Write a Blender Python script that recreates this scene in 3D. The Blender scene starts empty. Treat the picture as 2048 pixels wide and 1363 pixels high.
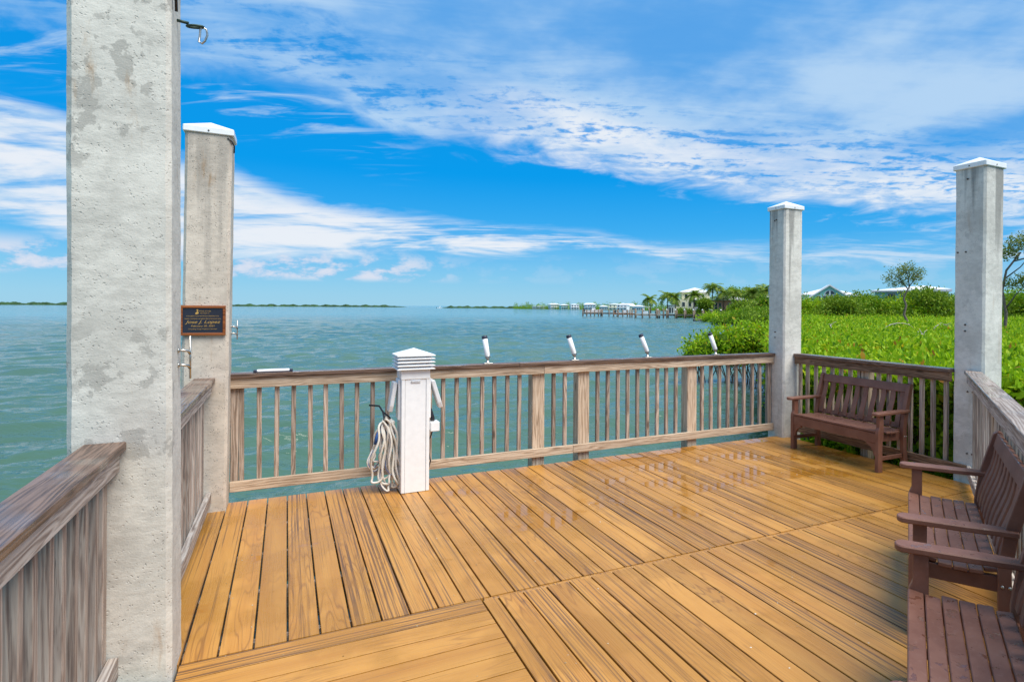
import bpy, bmesh, math, random
import numpy as np
from mathutils import Vector, Matrix

R = math.radians
scene = bpy.context.scene
C = scene.collection

# ------------------------------------------------------------------ camera
YAW = 27.48
cam_data = bpy.data.cameras.new('camera')
cam = bpy.data.objects.new('camera', cam_data)
C.objects.link(cam)
cam_data.sensor_width = 36.0
cam_data.lens = 1215.0 / 2048.0 * 36.0
cam_data.shift_x = -(1205.0 - 1024.0) / 2048.0
cam_data.shift_y = -(681.5 - 613.3) / 2048.0
cam_data.clip_start = 0.05
cam_data.clip_end = 40000.0
cam.matrix_world = (Matrix.Translation((0, 0, 1.65)) @ Matrix.Rotation(R(-YAW), 4, 'Z')
                    @ Matrix.Rotation(R(90), 4, 'X') @ Matrix.Rotation(0.0065, 4, 'Z'))
scene.camera = cam

# ------------------------------------------------------------------ light
SUN_AZ, SUN_EL = 153.0, 60.0       # azimuth from +Y towards +X: behind the camera, to the right
sun_data = bpy.data.lights.new('sun', 'SUN')
sun_data.energy = 2.4
sun_data.angle = R(45)
sun_data.color = (1.0, 0.94, 0.84)
sun = bpy.data.objects.new('sun', sun_data)
C.objects.link(sun)
sd = Vector((math.sin(R(SUN_AZ)) * math.cos(R(SUN_EL)), math.cos(R(SUN_AZ)) * math.cos(R(SUN_EL)), math.sin(R(SUN_EL))))
sun.rotation_euler = sd.to_track_quat('Z', 'Y').to_euler()
sun.location = sd * 50

scene.view_settings.view_transform = 'Standard'
scene.view_settings.look = 'None'
scene.view_settings.gamma = 1.0
scene.view_settings.exposure = 1.15
scene.view_settings.use_curve_mapping = False
try:
    scene.cycles.max_bounces = 6
    scene.cycles.diffuse_bounces = 3
    scene.cycles.glossy_bounces = 3
    scene.cycles.transparent_max_bounces = 6
    scene.cycles.use_denoising = True
    scene.cycles.caustics_reflective = False
    scene.cycles.caustics_refractive = False
except Exception:
    pass


# ------------------------------------------------------------------ node helper
class NT:
    def __init__(self, tree):
        self.t = tree
        tree.nodes.clear()

    def n(self, kind, **kw):
        nd = self.t.nodes.new(kind)
        for k, v in kw.items():
            if k.startswith('i_'):
                key = k[2:]
                key = int(key) if key.isdigit() else key.replace('_', ' ')
                self.put(nd.inputs[key], v)
            else:
                setattr(nd, k, v)
        return nd

    def put(self, sock, v):
        if isinstance(v, bpy.types.NodeSocket):
            self.t.links.new(v, sock)
        elif isinstance(v, bpy.types.Node):
            self.t.links.new(v.outputs[0], sock)
        else:
            if isinstance(v, (tuple, list)) and len(v) == 3 and sock.type == 'RGBA':
                v = (*v, 1.0)
            sock.default_value = v

    def m(self, op, a, b=None, c=None, clamp=False):
        nd = self.t.nodes.new('ShaderNodeMath')
        nd.operation = op
        nd.use_clamp = clamp
        for i, v in enumerate((a, b, c)):
            if v is not None:
                self.put(nd.inputs[i], v)
        return nd.outputs[0]

    def vm(self, op, a, b=None):
        nd = self.t.nodes.new('ShaderNodeVectorMath')
        nd.operation = op
        self.put(nd.inputs[0], a)
        if b is not None:
            self.put(nd.inputs[3] if op == 'SCALE' else nd.inputs[1], b)
        return nd.outputs['Value'] if op in ('DOT_PRODUCT', 'LENGTH') else nd.outputs[0]

    def noise(self, vec, scale, detail=4.0, rough=0.5, dist=0.0, out='Fac'):
        nd = self.n('ShaderNodeTexNoise')
        if vec is not None:
            self.put(nd.inputs['Vector'], vec)
        self.put(nd.inputs['Scale'], scale)
        nd.inputs['Detail'].default_value = detail
        nd.inputs['Roughness'].default_value = rough
        nd.inputs['Distortion'].default_value = dist
        return nd.outputs[out]

    def ramp(self, fac, stops, interp='LINEAR'):
        nd = self.n('ShaderNodeValToRGB')
        cr = nd.color_ramp
        cr.interpolation = interp
        while len(cr.elements) < len(stops):
            cr.elements.new(0.5)
        for e, (p, col) in zip(cr.elements, stops):
            e.position = p
            if isinstance(col, (int, float)):
                col = (col, col, col)
            e.color = (*col[:3], 1.0)
        self.put(nd.inputs[0], fac)
        return nd.outputs[0]

    def sstep(self, v, a, b, lo=0.0, hi=1.0):
        nd = self.n('ShaderNodeMapRange', interpolation_type='SMOOTHSTEP')
        self.put(nd.inputs['Value'], v)
        self.put(nd.inputs['From Min'], a)
        self.put(nd.inputs['From Max'], b)
        self.put(nd.inputs['To Min'], lo)
        self.put(nd.inputs['To Max'], hi)
        return nd.outputs[0]

    def mix(self, fac, a, b, blend='MIX'):
        nd = self.n('ShaderNodeMix', data_type='RGBA', blend_type=blend)
        self.put(nd.inputs[0], fac)
        self.put(nd.inputs[6], a)
        self.put(nd.inputs[7], b)
        return nd.outputs[2]

    def comb(self, x, y, z):
        nd = self.n('ShaderNodeCombineXYZ')
        self.put(nd.inputs[0], x)
        self.put(nd.inputs[1], y)
        self.put(nd.inputs[2], z)
        return nd.outputs[0]

    def sep(self, v):
        nd = self.n('ShaderNodeSeparateXYZ')
        self.put(nd.inputs[0], v)
        return nd.outputs[0], nd.outputs[1], nd.outputs[2]

    def bump(self, height, strength=0.3, dist=0.01, normal=None):
        nd = self.n('ShaderNodeBump')
        nd.inputs['Strength'].default_value = strength
        nd.inputs['Distance'].default_value = dist
        self.put(nd.inputs['Height'], height)
        if normal is not None:
            self.put(nd.inputs['Normal'], normal)
        return nd.outputs[0]


# ------------------------------------------------------------------ sky
world = bpy.data.worlds.new('World')
scene.world = world
world.use_nodes = True
w = NT(world.node_tree)
sky = w.n('ShaderNodeTexSky', sky_type='NISHITA', sun_disc=False)
sky.sun_elevation = R(SUN_EL)
sky.sun_rotation = R(SUN_AZ)
sky.altitude = 0.0
sky.air_density = 1.0
sky.dust_density = 0.3
sky.ozone_density = 2.5
hsv = w.n('ShaderNodeHueSaturation')
hsv.inputs['Hue'].default_value = 0.497
hsv.inputs['Saturation'].default_value = 1.7
hsv.inputs['Value'].default_value = 0.85
w.put(hsv.inputs['Color'], sky.outputs[0])
tc = w.n('ShaderNodeTexCoord')
dx_, dy_, dz_ = w.sep(w.vm('NORMALIZE', tc.outputs['Generated']))
az = w.m('MULTIPLY', w.m('ARCTAN2', dx_, dy_), 180 / math.pi)
el = w.m('MULTIPLY', w.m('ARCSINE', dz_), 180 / math.pi)
inv = w.m('DIVIDE', 1.0, w.m('ADD', w.m('MAXIMUM', dz_, 0.0), 0.10))
plane = w.comb(w.m('MULTIPLY', dx_, inv), w.m('MULTIPLY', dy_, inv), 0.0)
# rotate the cloud plane so streaks run across the view
mp = w.n('ShaderNodeMapping')
mp.inputs['Rotation'].default_value = (0, 0, R(24))
w.put(mp.inputs['Vector'], plane)
px_, py_, _ = w.sep(mp.outputs[0])


def azcurve(pts):
    return w.m('MULTIPLY', w.ramp(w.m('DIVIDE', w.m('ADD', az, 180.0), 360.0),
                                  [((a + 180) / 360.0, e / 40.0) for a, e in pts]), 40.0)


n_big = w.noise(plane, 1.1, 6, 0.55)
n_mid = w.noise(mp.outputs[0], 3.2, 8, 0.58, 0.6)
n_fine = w.noise(mp.outputs[0], 17.0, 6, 0.62, 0.3)
n_streak = w.noise(w.comb(w.m('MULTIPLY', px_, 1.2), w.m('MULTIPLY', py_, 4.5), 3.0), 1.6, 9, 0.6, 0.8)
aeel = w.comb(w.m('MULTIPLY', az, 0.10), w.m('MULTIPLY', el, 0.55), 1.7)
n_ae = w.noise(aeel, 1.0, 8, 0.6, 0.4)

# high cloud sheet: everything above a slanting edge
edge = azcurve([(-180, 13), (-60, 17), (-17, 18.0), (-7.7, 17.6), (-4, 17.0), (4, 16.6), (7.5, 14.3), (15.5, 14.3), (25, 12.9),
                (32, 11.1), (42, 9.3), (50, 8.4), (57, 6.9), (62, 6.0), (90, 6), (180, 13)])
rel = w.m('SUBTRACT', el, edge)
rel_n = w.m('ADD', rel, w.m('MULTIPLY', w.m('SUBTRACT', n_mid, 0.5), 6.0))
sheet = w.sstep(rel_n, -0.5, 2.0)
# holes: blue shows through just above the edge, more to the left
hole_n = w.m('ADD', w.m('MULTIPLY', n_streak, 0.6), w.m('MULTIPLY', n_fine, 0.4))
hole_zone = w.m('MULTIPLY', w.sstep(rel, 2.5, 4.5), w.sstep(rel, 9.5, 5.0))
alto_zone = w.m('MULTIPLY', w.sstep(rel, 0.2, 3.0), w.sstep(rel, 9.0, 4.5))
holes = w.m('MULTIPLY', w.sstep(hole_n, 0.52, 0.40), w.m('MULTIPLY', alto_zone, 0.85))
sheet_op = w.m('MULTIPLY', sheet, w.m('SUBTRACT', 1.0, holes))
sheet_op = w.m('MULTIPLY', sheet_op, w.sstep(w.m('ADD', w.m('MULTIPLY', n_big, 0.8), w.m('MULTIPLY', n_streak, 0.2)), 0.34, 0.58, 0.52, 0.97))
# wisps left of the sheet
wisp = w.m('MULTIPLY', w.sstep(n_streak, 0.50, 0.70), w.m('MULTIPLY', w.sstep(rel, -4.5, -1.0), 0.75))
wisp = w.m('MULTIPLY', wisp, w.sstep(az, 12.0, 3.0))
# low bank along the horizon
b_up = azcurve([(-180, 7), (-40, 14.0), (-17, 13.6), (-13, 12.8), (-7.7, 10.8), (-3.8, 10.5), (-0.5, 9.2), (5, 8.5), (11, 8.0),
                (18, 7.3), (27, 7.0), (32, 6.2), (42, 5.9), (62, 6.3), (180, 7)])
b_lo = azcurve([(-180, 4.5), (-17, 5.8), (-8, 4.2), (-4, 4.6), (1, 5.2), (9, 5.2), (18, 5.7), (27, 5.8), (34, 5.0), (42, 4.2), (62, 4.6), (180, 4.5)])
jit = w.m('MULTIPLY', w.m('SUBTRACT', n_ae, 0.5), 4.0)
eln = w.m('ADD', el, jit)
bank = w.m('MULTIPLY', w.sstep(eln, w.m('ADD', b_up, 0.6), w.m('SUBTRACT', b_up, 0.9)), w.sstep(eln, w.m('SUBTRACT', b_lo, 1.1), w.m('ADD', b_lo, 0.3)))
n_bk = w.m('ADD', w.m('MULTIPLY', n_ae, 0.55), w.m('MULTIPLY', n_streak, 0.45))
bank = w.m('MULTIPLY', bank, w.sstep(n_bk, w.sstep(az, -2.0, 14.0, 0.30, 0.42), w.sstep(az, -2.0, 14.0, 0.52, 0.60), 0.05, 0.95))
bank = w.m('MULTIPLY', bank, w.sstep(az, 45.0, 18.0, 0.55, 1.0))
# small cumulus just above the sea
pv = w.comb(w.m('MULTIPLY', az, 0.28), w.m('MULTIPLY', el, 0.60), 9.9)
n_puff = w.noise(pv, 1.0, 7, 0.62, 0.2)
puff = w.m('MULTIPLY', w.sstep(n_puff, 0.46, 0.56), w.m('MULTIPLY', w.sstep(el, 1.9, 2.5), w.sstep(el, 5.2, 3.6)))
puff = w.m('MULTIPLY', puff, w.sstep(az, 16.0, 8.0, 0.12, 0.8))
STR = 0.080
# clear sky deepened with height as the air thins out; cloud luminance relative to the sky texture
air = w.ramp(w.m('DIVIDE', el, 90.0), [(0.0, (1.45, 3.40, 4.85)), (0.03, (0.95, 3.00, 4.85)), (0.075, (0.18, 2.25, 4.9)), (0.13, (0.02, 1.85, 4.8)), (0.3, (0.04, 1.60, 4.5)), (1.0, (0.05, 1.0, 3.3))])
blue = w.mix(0.88, hsv.outputs[0], air)
white = w.mix(w.sstep(n_mid, 0.35, 0.62), (3.3, 4.1, 5.1), (4.75, 5.0, 5.3))
grey = w.mix(w.sstep(w.m('ADD', w.m('MULTIPLY', n_big, 0.88), w.m('MULTIPLY', n_streak, 0.12)), 0.38, 0.62), (1.05, 2.55, 4.75), (2.6, 3.75, 5.1))
sheet_col = w.mix(w.sstep(rel, 3.6, 7.0), white, grey)
sheet_col = w.mix(w.sstep(az, 22.0, 8.0), sheet_col, grey)
bank_col = w.mix(w.sstep(n_ae, 0.36, 0.60), (3.0, 4.0, 5.1), (4.8, 5.0, 5.3))
c1 = w.mix(bank, blue, bank_col)
c1 = w.mix(puff, c1, w.mix(w.sstep(n_puff, 0.48, 0.64), (2.6, 3.6, 4.9), (4.5, 4.5, 5.0)))
c1 = w.mix(wisp, c1, (3.0, 4.0, 5.1))
c1 = w.mix(sheet_op, c1, sheet_col)
bg = w.n('ShaderNodeBackground')
bg.inputs['Strength'].default_value = STR
w.put(bg.inputs['Color'], c1)
out = w.n('ShaderNodeOutputWorld')
w.t.links.new(bg.outputs[0], out.inputs['Surface'])


# ------------------------------------------------------------------ mesh helpers
def cobj(name, me, mat=None, parent=None, loc=None):
    o = bpy.data.objects.new(name, me)
    C.objects.link(o)
    if mat is not None and me is not None and len(me.materials) == 0:
        me.materials.append(mat)
    if parent is not None:
        o.parent = parent
    if loc is not None:
        o.location = loc
    return o


def tag(o, label=None, cat=None, group=None, kind=None):
    if label: o['label'] = label
    if cat: o['category'] = cat
    if group: o['group'] = group
    if kind: o['kind'] = kind
    return o


def empty(name, loc=(0, 0, 0), rz=0.0, parent=None):
    o = bpy.data.objects.new(name, None)
    o.empty_display_size = 0.2
    C.objects.link(o)
    o.location = loc
    o.rotation_euler = (0, 0, rz)
    if parent is not None:
        o.parent = parent
    return o


def copy_tree(o, parent=None):
    c = o.copy()
    C.objects.link(c)
    if parent is not None:
        c.parent = parent
    for ch in list(o.children):
        copy_tree(ch, c)
    return c


class MB:
    """collects shapes in one bmesh"""

    def __init__(self):
        self.bm = bmesh.new()

    def box(self, x0, x1, y0, y1, z0, z1, bev=0.0, mat=None):
        sub = bmesh.new()
        bmesh.ops.create_cube(sub, size=1.0)
        for v in sub.verts:
            v.co = Vector(((x0 + x1) / 2 + v.co.x * (x1 - x0), (y0 + y1) / 2 + v.co.y * (y1 - y0), (z0 + z1) / 2 + v.co.z * (z1 - z0)))
        if bev > 0:
            bmesh.ops.bevel(sub, geom=sub.edges[:], offset=bev, segments=1, affect='EDGES', profile=0.5)
        self.merge(sub, mat)
        return self

    def merge(self, sub, mat=None):
        if mat is not None:
            bmesh.ops.transform(sub, matrix=mat, verts=sub.verts[:])
        me = bpy.data.meshes.new('tmp')
        sub.to_mesh(me)
        sub.free()
        self.bm.from_mesh(me)
        bpy.data.meshes.remove(me)

    def prism(self, pts, axis, a, b, bev=0.0, mat=None):
        """extrude a polygon: axis 'x' -> pts are (y,z); 'z' -> (x,y); 'y' -> (x,z)"""
        sub = bmesh.new()

        def mk(p, t):
            return {'x': (t, p[0], p[1]), 'y': (p[0], t, p[1]), 'z': (p[0], p[1], t)}[axis]
        va = [sub.verts.new(mk(p, a)) for p in pts]
        vb = [sub.verts.new(mk(p, b)) for p in pts]
        n = len(pts)
        sub.faces.new(va)
        sub.faces.new(list(reversed(vb)))
        for i in range(n):
            sub.faces.new((va[i], vb[i], vb[(i + 1) % n], va[(i + 1) % n]))
        bmesh.ops.recalc_face_normals(sub, faces=sub.faces[:])
        if bev > 0:
            bmesh.ops.bevel(sub, geom=sub.edges[:], offset=bev, segments=1, affect='EDGES', profile=0.5)
        self.merge(sub, mat)
        return self

    def tube(self, pts, rad, seg=8, closed=False, uv=False):
        pts = [Vector(p) for p in pts]
        n = len(pts)
        rads = rad if isinstance(rad, (list, tuple)) else [rad] * n
        rings = []
        up = Vector((0.13, 0.21, 0.97)).normalized()
        for i in range(n):
            a = pts[(i - 1) % n] if (closed or i > 0) else pts[i]
            b = pts[(i + 1) % n] if (closed or i < n - 1) else pts[i]
            t = (b - a).normalized()
            s = t.cross(up)
            if s.length < 1e-3:
                s = t.cross(Vector((1, 0, 0)))
            s.normalize()
            u2 = s.cross(t).normalized()
            up = u2
            rings.append([self.bm.verts.new(pts[i] + (s * math.cos(2 * math.pi * k / seg) + u2 * math.sin(2 * math.pi * k / seg)) * rads[i]) for k in range(seg)])
        lay = self.bm.loops.layers.uv.verify() if uv else None
        m_ = n if closed else n - 1
        for i in range(m_):
            r0, r1 = rings[i], rings[(i + 1) % n]
            for k in range(seg):
                f = self.bm.faces.new((r0[k], r0[(k + 1) % seg], r1[(k + 1) % seg], r1[k]))
                f.smooth = True
                if uv:
                    for lp, (aa, bb) in zip(f.loops, ((k, i), (k + 1, i), (k + 1, i + 1), (k, i + 1))):
                        lp[lay].uv = (aa / seg, bb * 0.1)
        if not closed:
            self.bm.faces.new(list(reversed(rings[0])))
            self.bm.faces.new(rings[-1])
        return self

    def lathe(self, prof, center=(0, 0, 0), seg=16, mat=None):
        sub = bmesh.new()
        rings = []
        for r, z in prof:
            if r < 1e-5:
                rings.append([sub.verts.new((center[0], center[1], center[2] + z))])
            else:
                rings.append([sub.verts.new((center[0] + r * math.cos(2 * math.pi * k / seg), center[1] + r * math.sin(2 * math.pi * k / seg), center[2] + z)) for k in range(seg)])
        for a, b in zip(rings[:-1], rings[1:]):
            if len(a) == 1 and len(b) == 1:
                continue
            for k in range(seg):
                k2 = (k + 1) % seg
                vs = [a[k % len(a)], a[k2 % len(a)], b[k2 % len(b)], b[k % len(b)]]
                vs = list(dict.fromkeys(vs))
                f = sub.faces.new(vs)
                f.smooth = True
        if len(rings[0]) > 1: sub.faces.new(list(reversed(rings[0])))
        if len(rings[-1]) > 1: sub.faces.new(rings[-1])
        bmesh.ops.recalc_face_normals(sub, faces=sub.faces[:])
        self.merge(sub, mat)
        return self

    def mesh(self, name='m'):
        me = bpy.data.meshes.new(name)
        self.bm.to_mesh(me)
        self.bm.free()
        return me

    def build(self, name, mat, parent=None, loc=None):
        return cobj(name, self.mesh(name), mat, parent, loc)


# ------------------------------------------------------------------ materials
def new_mat(name):
    m = bpy.data.materials.new(name)
    m.use_nodes = True
    return m, NT(m.node_tree)


def finish(t, **kw):
    b = t.n('ShaderNodeBsdfPrincipled')
    for k, v in kw.items():
        t.put(b.inputs[k.replace('_', ' ')], v)
    o = t.n('ShaderNodeOutputMaterial')
    t.t.links.new(b.outputs[0], o.inputs['Surface'])
    return b


def plain(name, col, rough=0.5, metal=0.0, var=0.06, scale=20.0, bump=0.0, bscale=80.0, spec=0.5):
    m, t = new_mat(name)
    tcn = t.n('ShaderNodeTexCoord')
    nz = t.noise(tcn.outputs['Object'], scale, 5, 0.6)
    c = t.mix(t.sstep(nz, 0.3, 0.7), tuple(x * (1 - var) for x in col), tuple(min(1, x * (1 + var)) for x in col))
    kw = dict(Base_Color=c, Roughness=t.m('ADD', rough - 0.06, t.m('MULTIPLY', nz, 0.12)), Metallic=metal, Specular_IOR_Level=spec)
    if bump:
        kw['Normal'] = t.bump(t.noise(tcn.outputs['Object'], bscale, 4, 0.6), bump, 0.004)
    finish(t, **kw)
    return m


def wood(name, axis, light, mid, dark, rough=0.75, streak=1.0, knots=True, rnd=0.25, gloss_noise=False):
    """weathered sawn timber, grain along a local axis"""
    m, t = new_mat(name)
    tcn = t.n('ShaderNodeTexCoord')
    oi = t.n('ShaderNodeObjectInfo')
    off = t.m('MULTIPLY', oi.outputs['Random'], 37.0)
    x, y, z = t.sep(tcn.outputs['Object'])
    x = t.m('ADD', x, off)
    y = t.m('ADD', y, t.m('MULTIPLY', off, 1.7))
    z = t.m('ADD', z, t.m('MULTIPLY', off, 0.6))
    al, c1_, c2_ = {'x': (x, y, z), 'y': (y, x, z), 'z': (z, x, y)}[axis]
    fine = t.noise(t.comb(t.m('MULTIPLY', al, 6.0), t.m('MULTIPLY', c1_, 150.0), t.m('MULTIPLY', c2_, 150.0)), 1.0, 5, 0.65)
    wide = t.noise(t.comb(t.m('MULTIPLY', al, 1.3), t.m('MULTIPLY', c1_, 16.0), t.m('MULTIPLY', c2_, 16.0)), 1.0, 3, 0.5, 0.6)
    # growth rings bent by noise
    ringv = t.m('ADD', t.m('MULTIPLY', t.m('ADD', c1_, c2_), 95.0), t.m('MULTIPLY', wide, 14.0))
    ring = t.m('ADD', t.m('MULTIPLY', t.m('SINE', t.m('MULTIPLY', ringv, 2.4)), 0.5), 0.5)
    g = t.m('ADD', t.m('MULTIPLY', fine, 0.55), t.m('MULTIPLY', ring, 0.26 * streak))
    g = t.m('ADD', g, t.m('MULTIPLY', wide, 0.30))
    col = t.ramp(g, [(0.30, dark), (0.50, mid), (0.70, light)])
    if knots:
        kn = t.n('ShaderNodeTexVoronoi')
        t.put(kn.inputs['Vector'], t.comb(t.m('MULTIPLY', al, 1.9), t.m('MULTIPLY', c1_, 7.0), t.m('MULTIPLY', c2_, 7.0)))
        kn.inputs['Scale'].default_value = 1.0
        kmask = t.sstep(kn.outputs['Distance'], 0.13, 0.05)
        col = t.mix(t.m('MULTIPLY', kmask, 0.75), col, tuple(v * 0.45 for v in dark))
    crk = t.noise(t.comb(t.m('MULTIPLY', al, 2.2), t.m('MULTIPLY', c1_, 120.0), t.m('MULTIPLY', c2_, 120.0)), 1.0, 2, 0.4)
    col = t.mix(t.sstep(t.m('ABSOLUTE', t.m('SUBTRACT', crk, 0.62)), 0.022, 0.006, 0.0, 0.45), col, tuple(v * 0.4 for v in dark))
    blot = t.noise(t.comb(t.m('MULTIPLY', al, 0.9), t.m('MULTIPLY', c1_, 5.0), t.m('MULTIPLY', c2_, 5.0)), 1.5, 3)
    col = t.mix(t.sstep(blot, 0.52, 0.70, 0.0, 0.35), col, tuple(v * 0.8 for v in dark))
    var = t.n('ShaderNodeHueSaturation')
    t.put(var.inputs['Value'], t.m('ADD', 1.0 - rnd / 2, t.m('MULTIPLY', oi.outputs['Random'], rnd)))
    t.put(var.inputs['Color'], col)
    rg = t.m('ADD', rough - 0.1, t.m('MULTIPLY', fine, 0.2))
    if gloss_noise:
        rg = t.m('SUBTRACT', rg, t.sstep(t.noise(tcn.outputs['Object'], 2.5, 3), 0.5, 0.62, 0.0, 0.3))
    finish(t, Base_Color=var.outputs[0], Roughness=rg, Normal=t.bump(g, 0.45, 0.004), Specular_IOR_Level=0.3)
    return m


def srgb(r, g, b):
    f = lambda v: (v / 255 / 12.92) if v / 255 <= 0.04045 else ((v / 255 + 0.055) / 1.055) ** 2.4
    return (f(r), f(g), f(b))


WT = dict(light=(0.66, 0.53, 0.40), mid=(0.50, 0.37, 0.26), dark=(0.21, 0.135, 0.085))
WG = dict(light=(0.54, 0.48, 0.43), mid=(0.38, 0.32, 0.28), dark=(0.165, 0.122, 0.102))
WB = dict(light=(0.52, 0.42, 0.345), mid=(0.36, 0.275, 0.215), dark=(0.12, 0.080, 0.058))
CB = dict(light=(0.21, 0.135, 0.10), mid=(0.125, 0.078, 0.057), dark=(0.045, 0.028, 0.022))
wood_tan_x = wood('timber_tan_along_x', 'x', **WT)
wood_tan_z = wood('timber_tan_along_z', 'z', **WT)
wood_grey_x = wood('timber_grey_along_x', 'x', **WG)
wood_bal_z = wood('baluster_timber', 'z', knots=True, rnd=0.5, **WB)
wood_balg_z = wood('baluster_timber_grey', 'z', knots=True, rnd=0.6, light=(0.50, 0.42, 0.36), mid=(0.36, 0.285, 0.24), dark=(0.17, 0.118, 0.10))
cap_x = wood('cap_rail_timber', 'x', rough=0.42, knots=False, gloss_noise=True, **CB)
wood_dark_x = wood('timber_brown_along_x', 'x', light=(0.34, 0.22, 0.14), mid=(0.21, 0.125, 0.075), dark=(0.06, 0.032, 0.02))


def decking():
    m, t = new_mat('composite_deck_board')
    tcn = t.n('ShaderNodeTexCoord')
    geo = t.n('ShaderNodeNewGeometry')
    oi = t.n('ShaderNodeObjectInfo')
    rnd = oi.outputs['Random']
    off = t.m('MULTIPLY', rnd, 53.0)
    x, y, z = t.sep(tcn.outputs['Object'])      # y runs along the board
    xo = t.m('ADD', x, off)
    yo = t.m('ADD', y, t.m('MULTIPLY', off, 1.31))
    warp = t.noise(t.comb(t.m('MULTIPLY', xo, 7.0), t.m('MULTIPLY', yo, 0.62), off), 1.0, 2, 0.4)
    # cathedral figure: contour lines of a long soft height field
    cath = t.m('ADD', t.m('MULTIPLY', warp, 120.0), t.m('MULTIPLY', x, 30.0))
    rings = t.m('ADD', t.m('MULTIPLY', t.m('SINE', cath), 0.5), 0.5)
    rings = t.m('POWER', rings, 7.0)
    fine = t.noise(t.comb(t.m('MULTIPLY', xo, 240.0), t.m('MULTIPLY', yo, 2.6), 0.0), 1.0, 4, 0.6)
    stre = t.noise(t.comb(t.m('MULTIPLY', xo, 75.0), t.m('MULTIPLY', yo, 0.50), 2.0), 1.0, 5, 0.66)
    stm = t.sstep(t.m('ADD', stre, t.m('MULTIPLY', t.m('SUBTRACT', t.m('FRACT', t.m('MULTIPLY', rnd, 7.3)), 0.5), 0.15)), 0.52, 0.63)
    broad = t.noise(t.comb(t.m('MULTIPLY', xo, 9.0), t.m('MULTIPLY', yo, 0.4), 5.0), 1.0, 3)
    base = t.mix(t.sstep(broad, 0.3, 0.7), (0.42, 0.182, 0.034), (0.52, 0.252, 0.054))
    base = t.mix(t.sstep(fine, 0.35, 0.75, 0.0, 0.48), base, (0.56, 0.29, 0.070))
    base = t.mix(t.m('MULTIPLY', rings, t.sstep(t.noise(t.comb(xo, t.m('MULTIPLY', yo, .7), 3.0), 1.3, 2), 0.42, 0.6, 0.05, 0.5)), base, (0.16, 0.062, 0.018))
    base = t.mix(t.m('MULTIPLY', stm, 0.85), base, (0.115, 0.058, 0.029))
    hs = t.n('ShaderNodeHueSaturation')
    t.put(hs.inputs['Value'], t.m('ADD', 0.86, t.m('MULTIPLY', rnd, 0.24)))
    t.put(hs.inputs['Color'], base)
    # standing rain water: patches in world space
    pos = geo.outputs['Position']
    wx, wy, wz = t.sep(pos)
    wn = t.noise(t.comb(t.m('ADD', t.m('MULTIPLY', wx, 1.25), t.m('MULTIPLY', rnd, 0.35)), t.m('MULTIPLY', wy, 1.15), 0.0), 1.5, 4, 0.55, 0.2)
    zone = t.m('MULTIPLY', t.sstep(wy, 3.6, 4.6), t.sstep(wx, 0.3, 2.2))
    wet = t.sstep(t.m('ADD', wn, t.m('MULTIPLY', t.m('SUBTRACT', zone, 0.72), 0.13)), 0.552, 0.60)
    damp = t.sstep(wn, 0.46, 0.58)
    col = t.mix(t.m('MULTIPLY', damp, 0.45), hs.outputs[0], (0.33, 0.145, 0.014))
    col = t.mix(wet, col, t.mix(1.0, col, (0.93, 0.86, 0.72), 'MULTIPLY'))
    rough = t.m('ADD', t.m('MULTIPLY', fine, 0.16), 0.29)
    rough = t.m('SUBTRACT', rough, t.m('MULTIPLY', damp, 0.10))
    rough = t.m('ADD', t.m('MULTIPLY', rough, t.m('SUBTRACT', 1.0, wet)), t.m('MULTIPLY', wet, 0.055))
    bmp = t.bump(t.m('MULTIPLY', t.m('ADD', fine, t.m('MULTIPLY', rings, 0.4)), t.m('SUBTRACT', 1.0, wet)), 0.22, 0.003)
    finish(t, Base_Color=col, Roughness=rough, Normal=bmp, Specular_IOR_Level=t.m('ADD', 0.42, t.m('MULTIPLY', wet, 0.15)))
    return m


deck_mat = decking()


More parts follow.
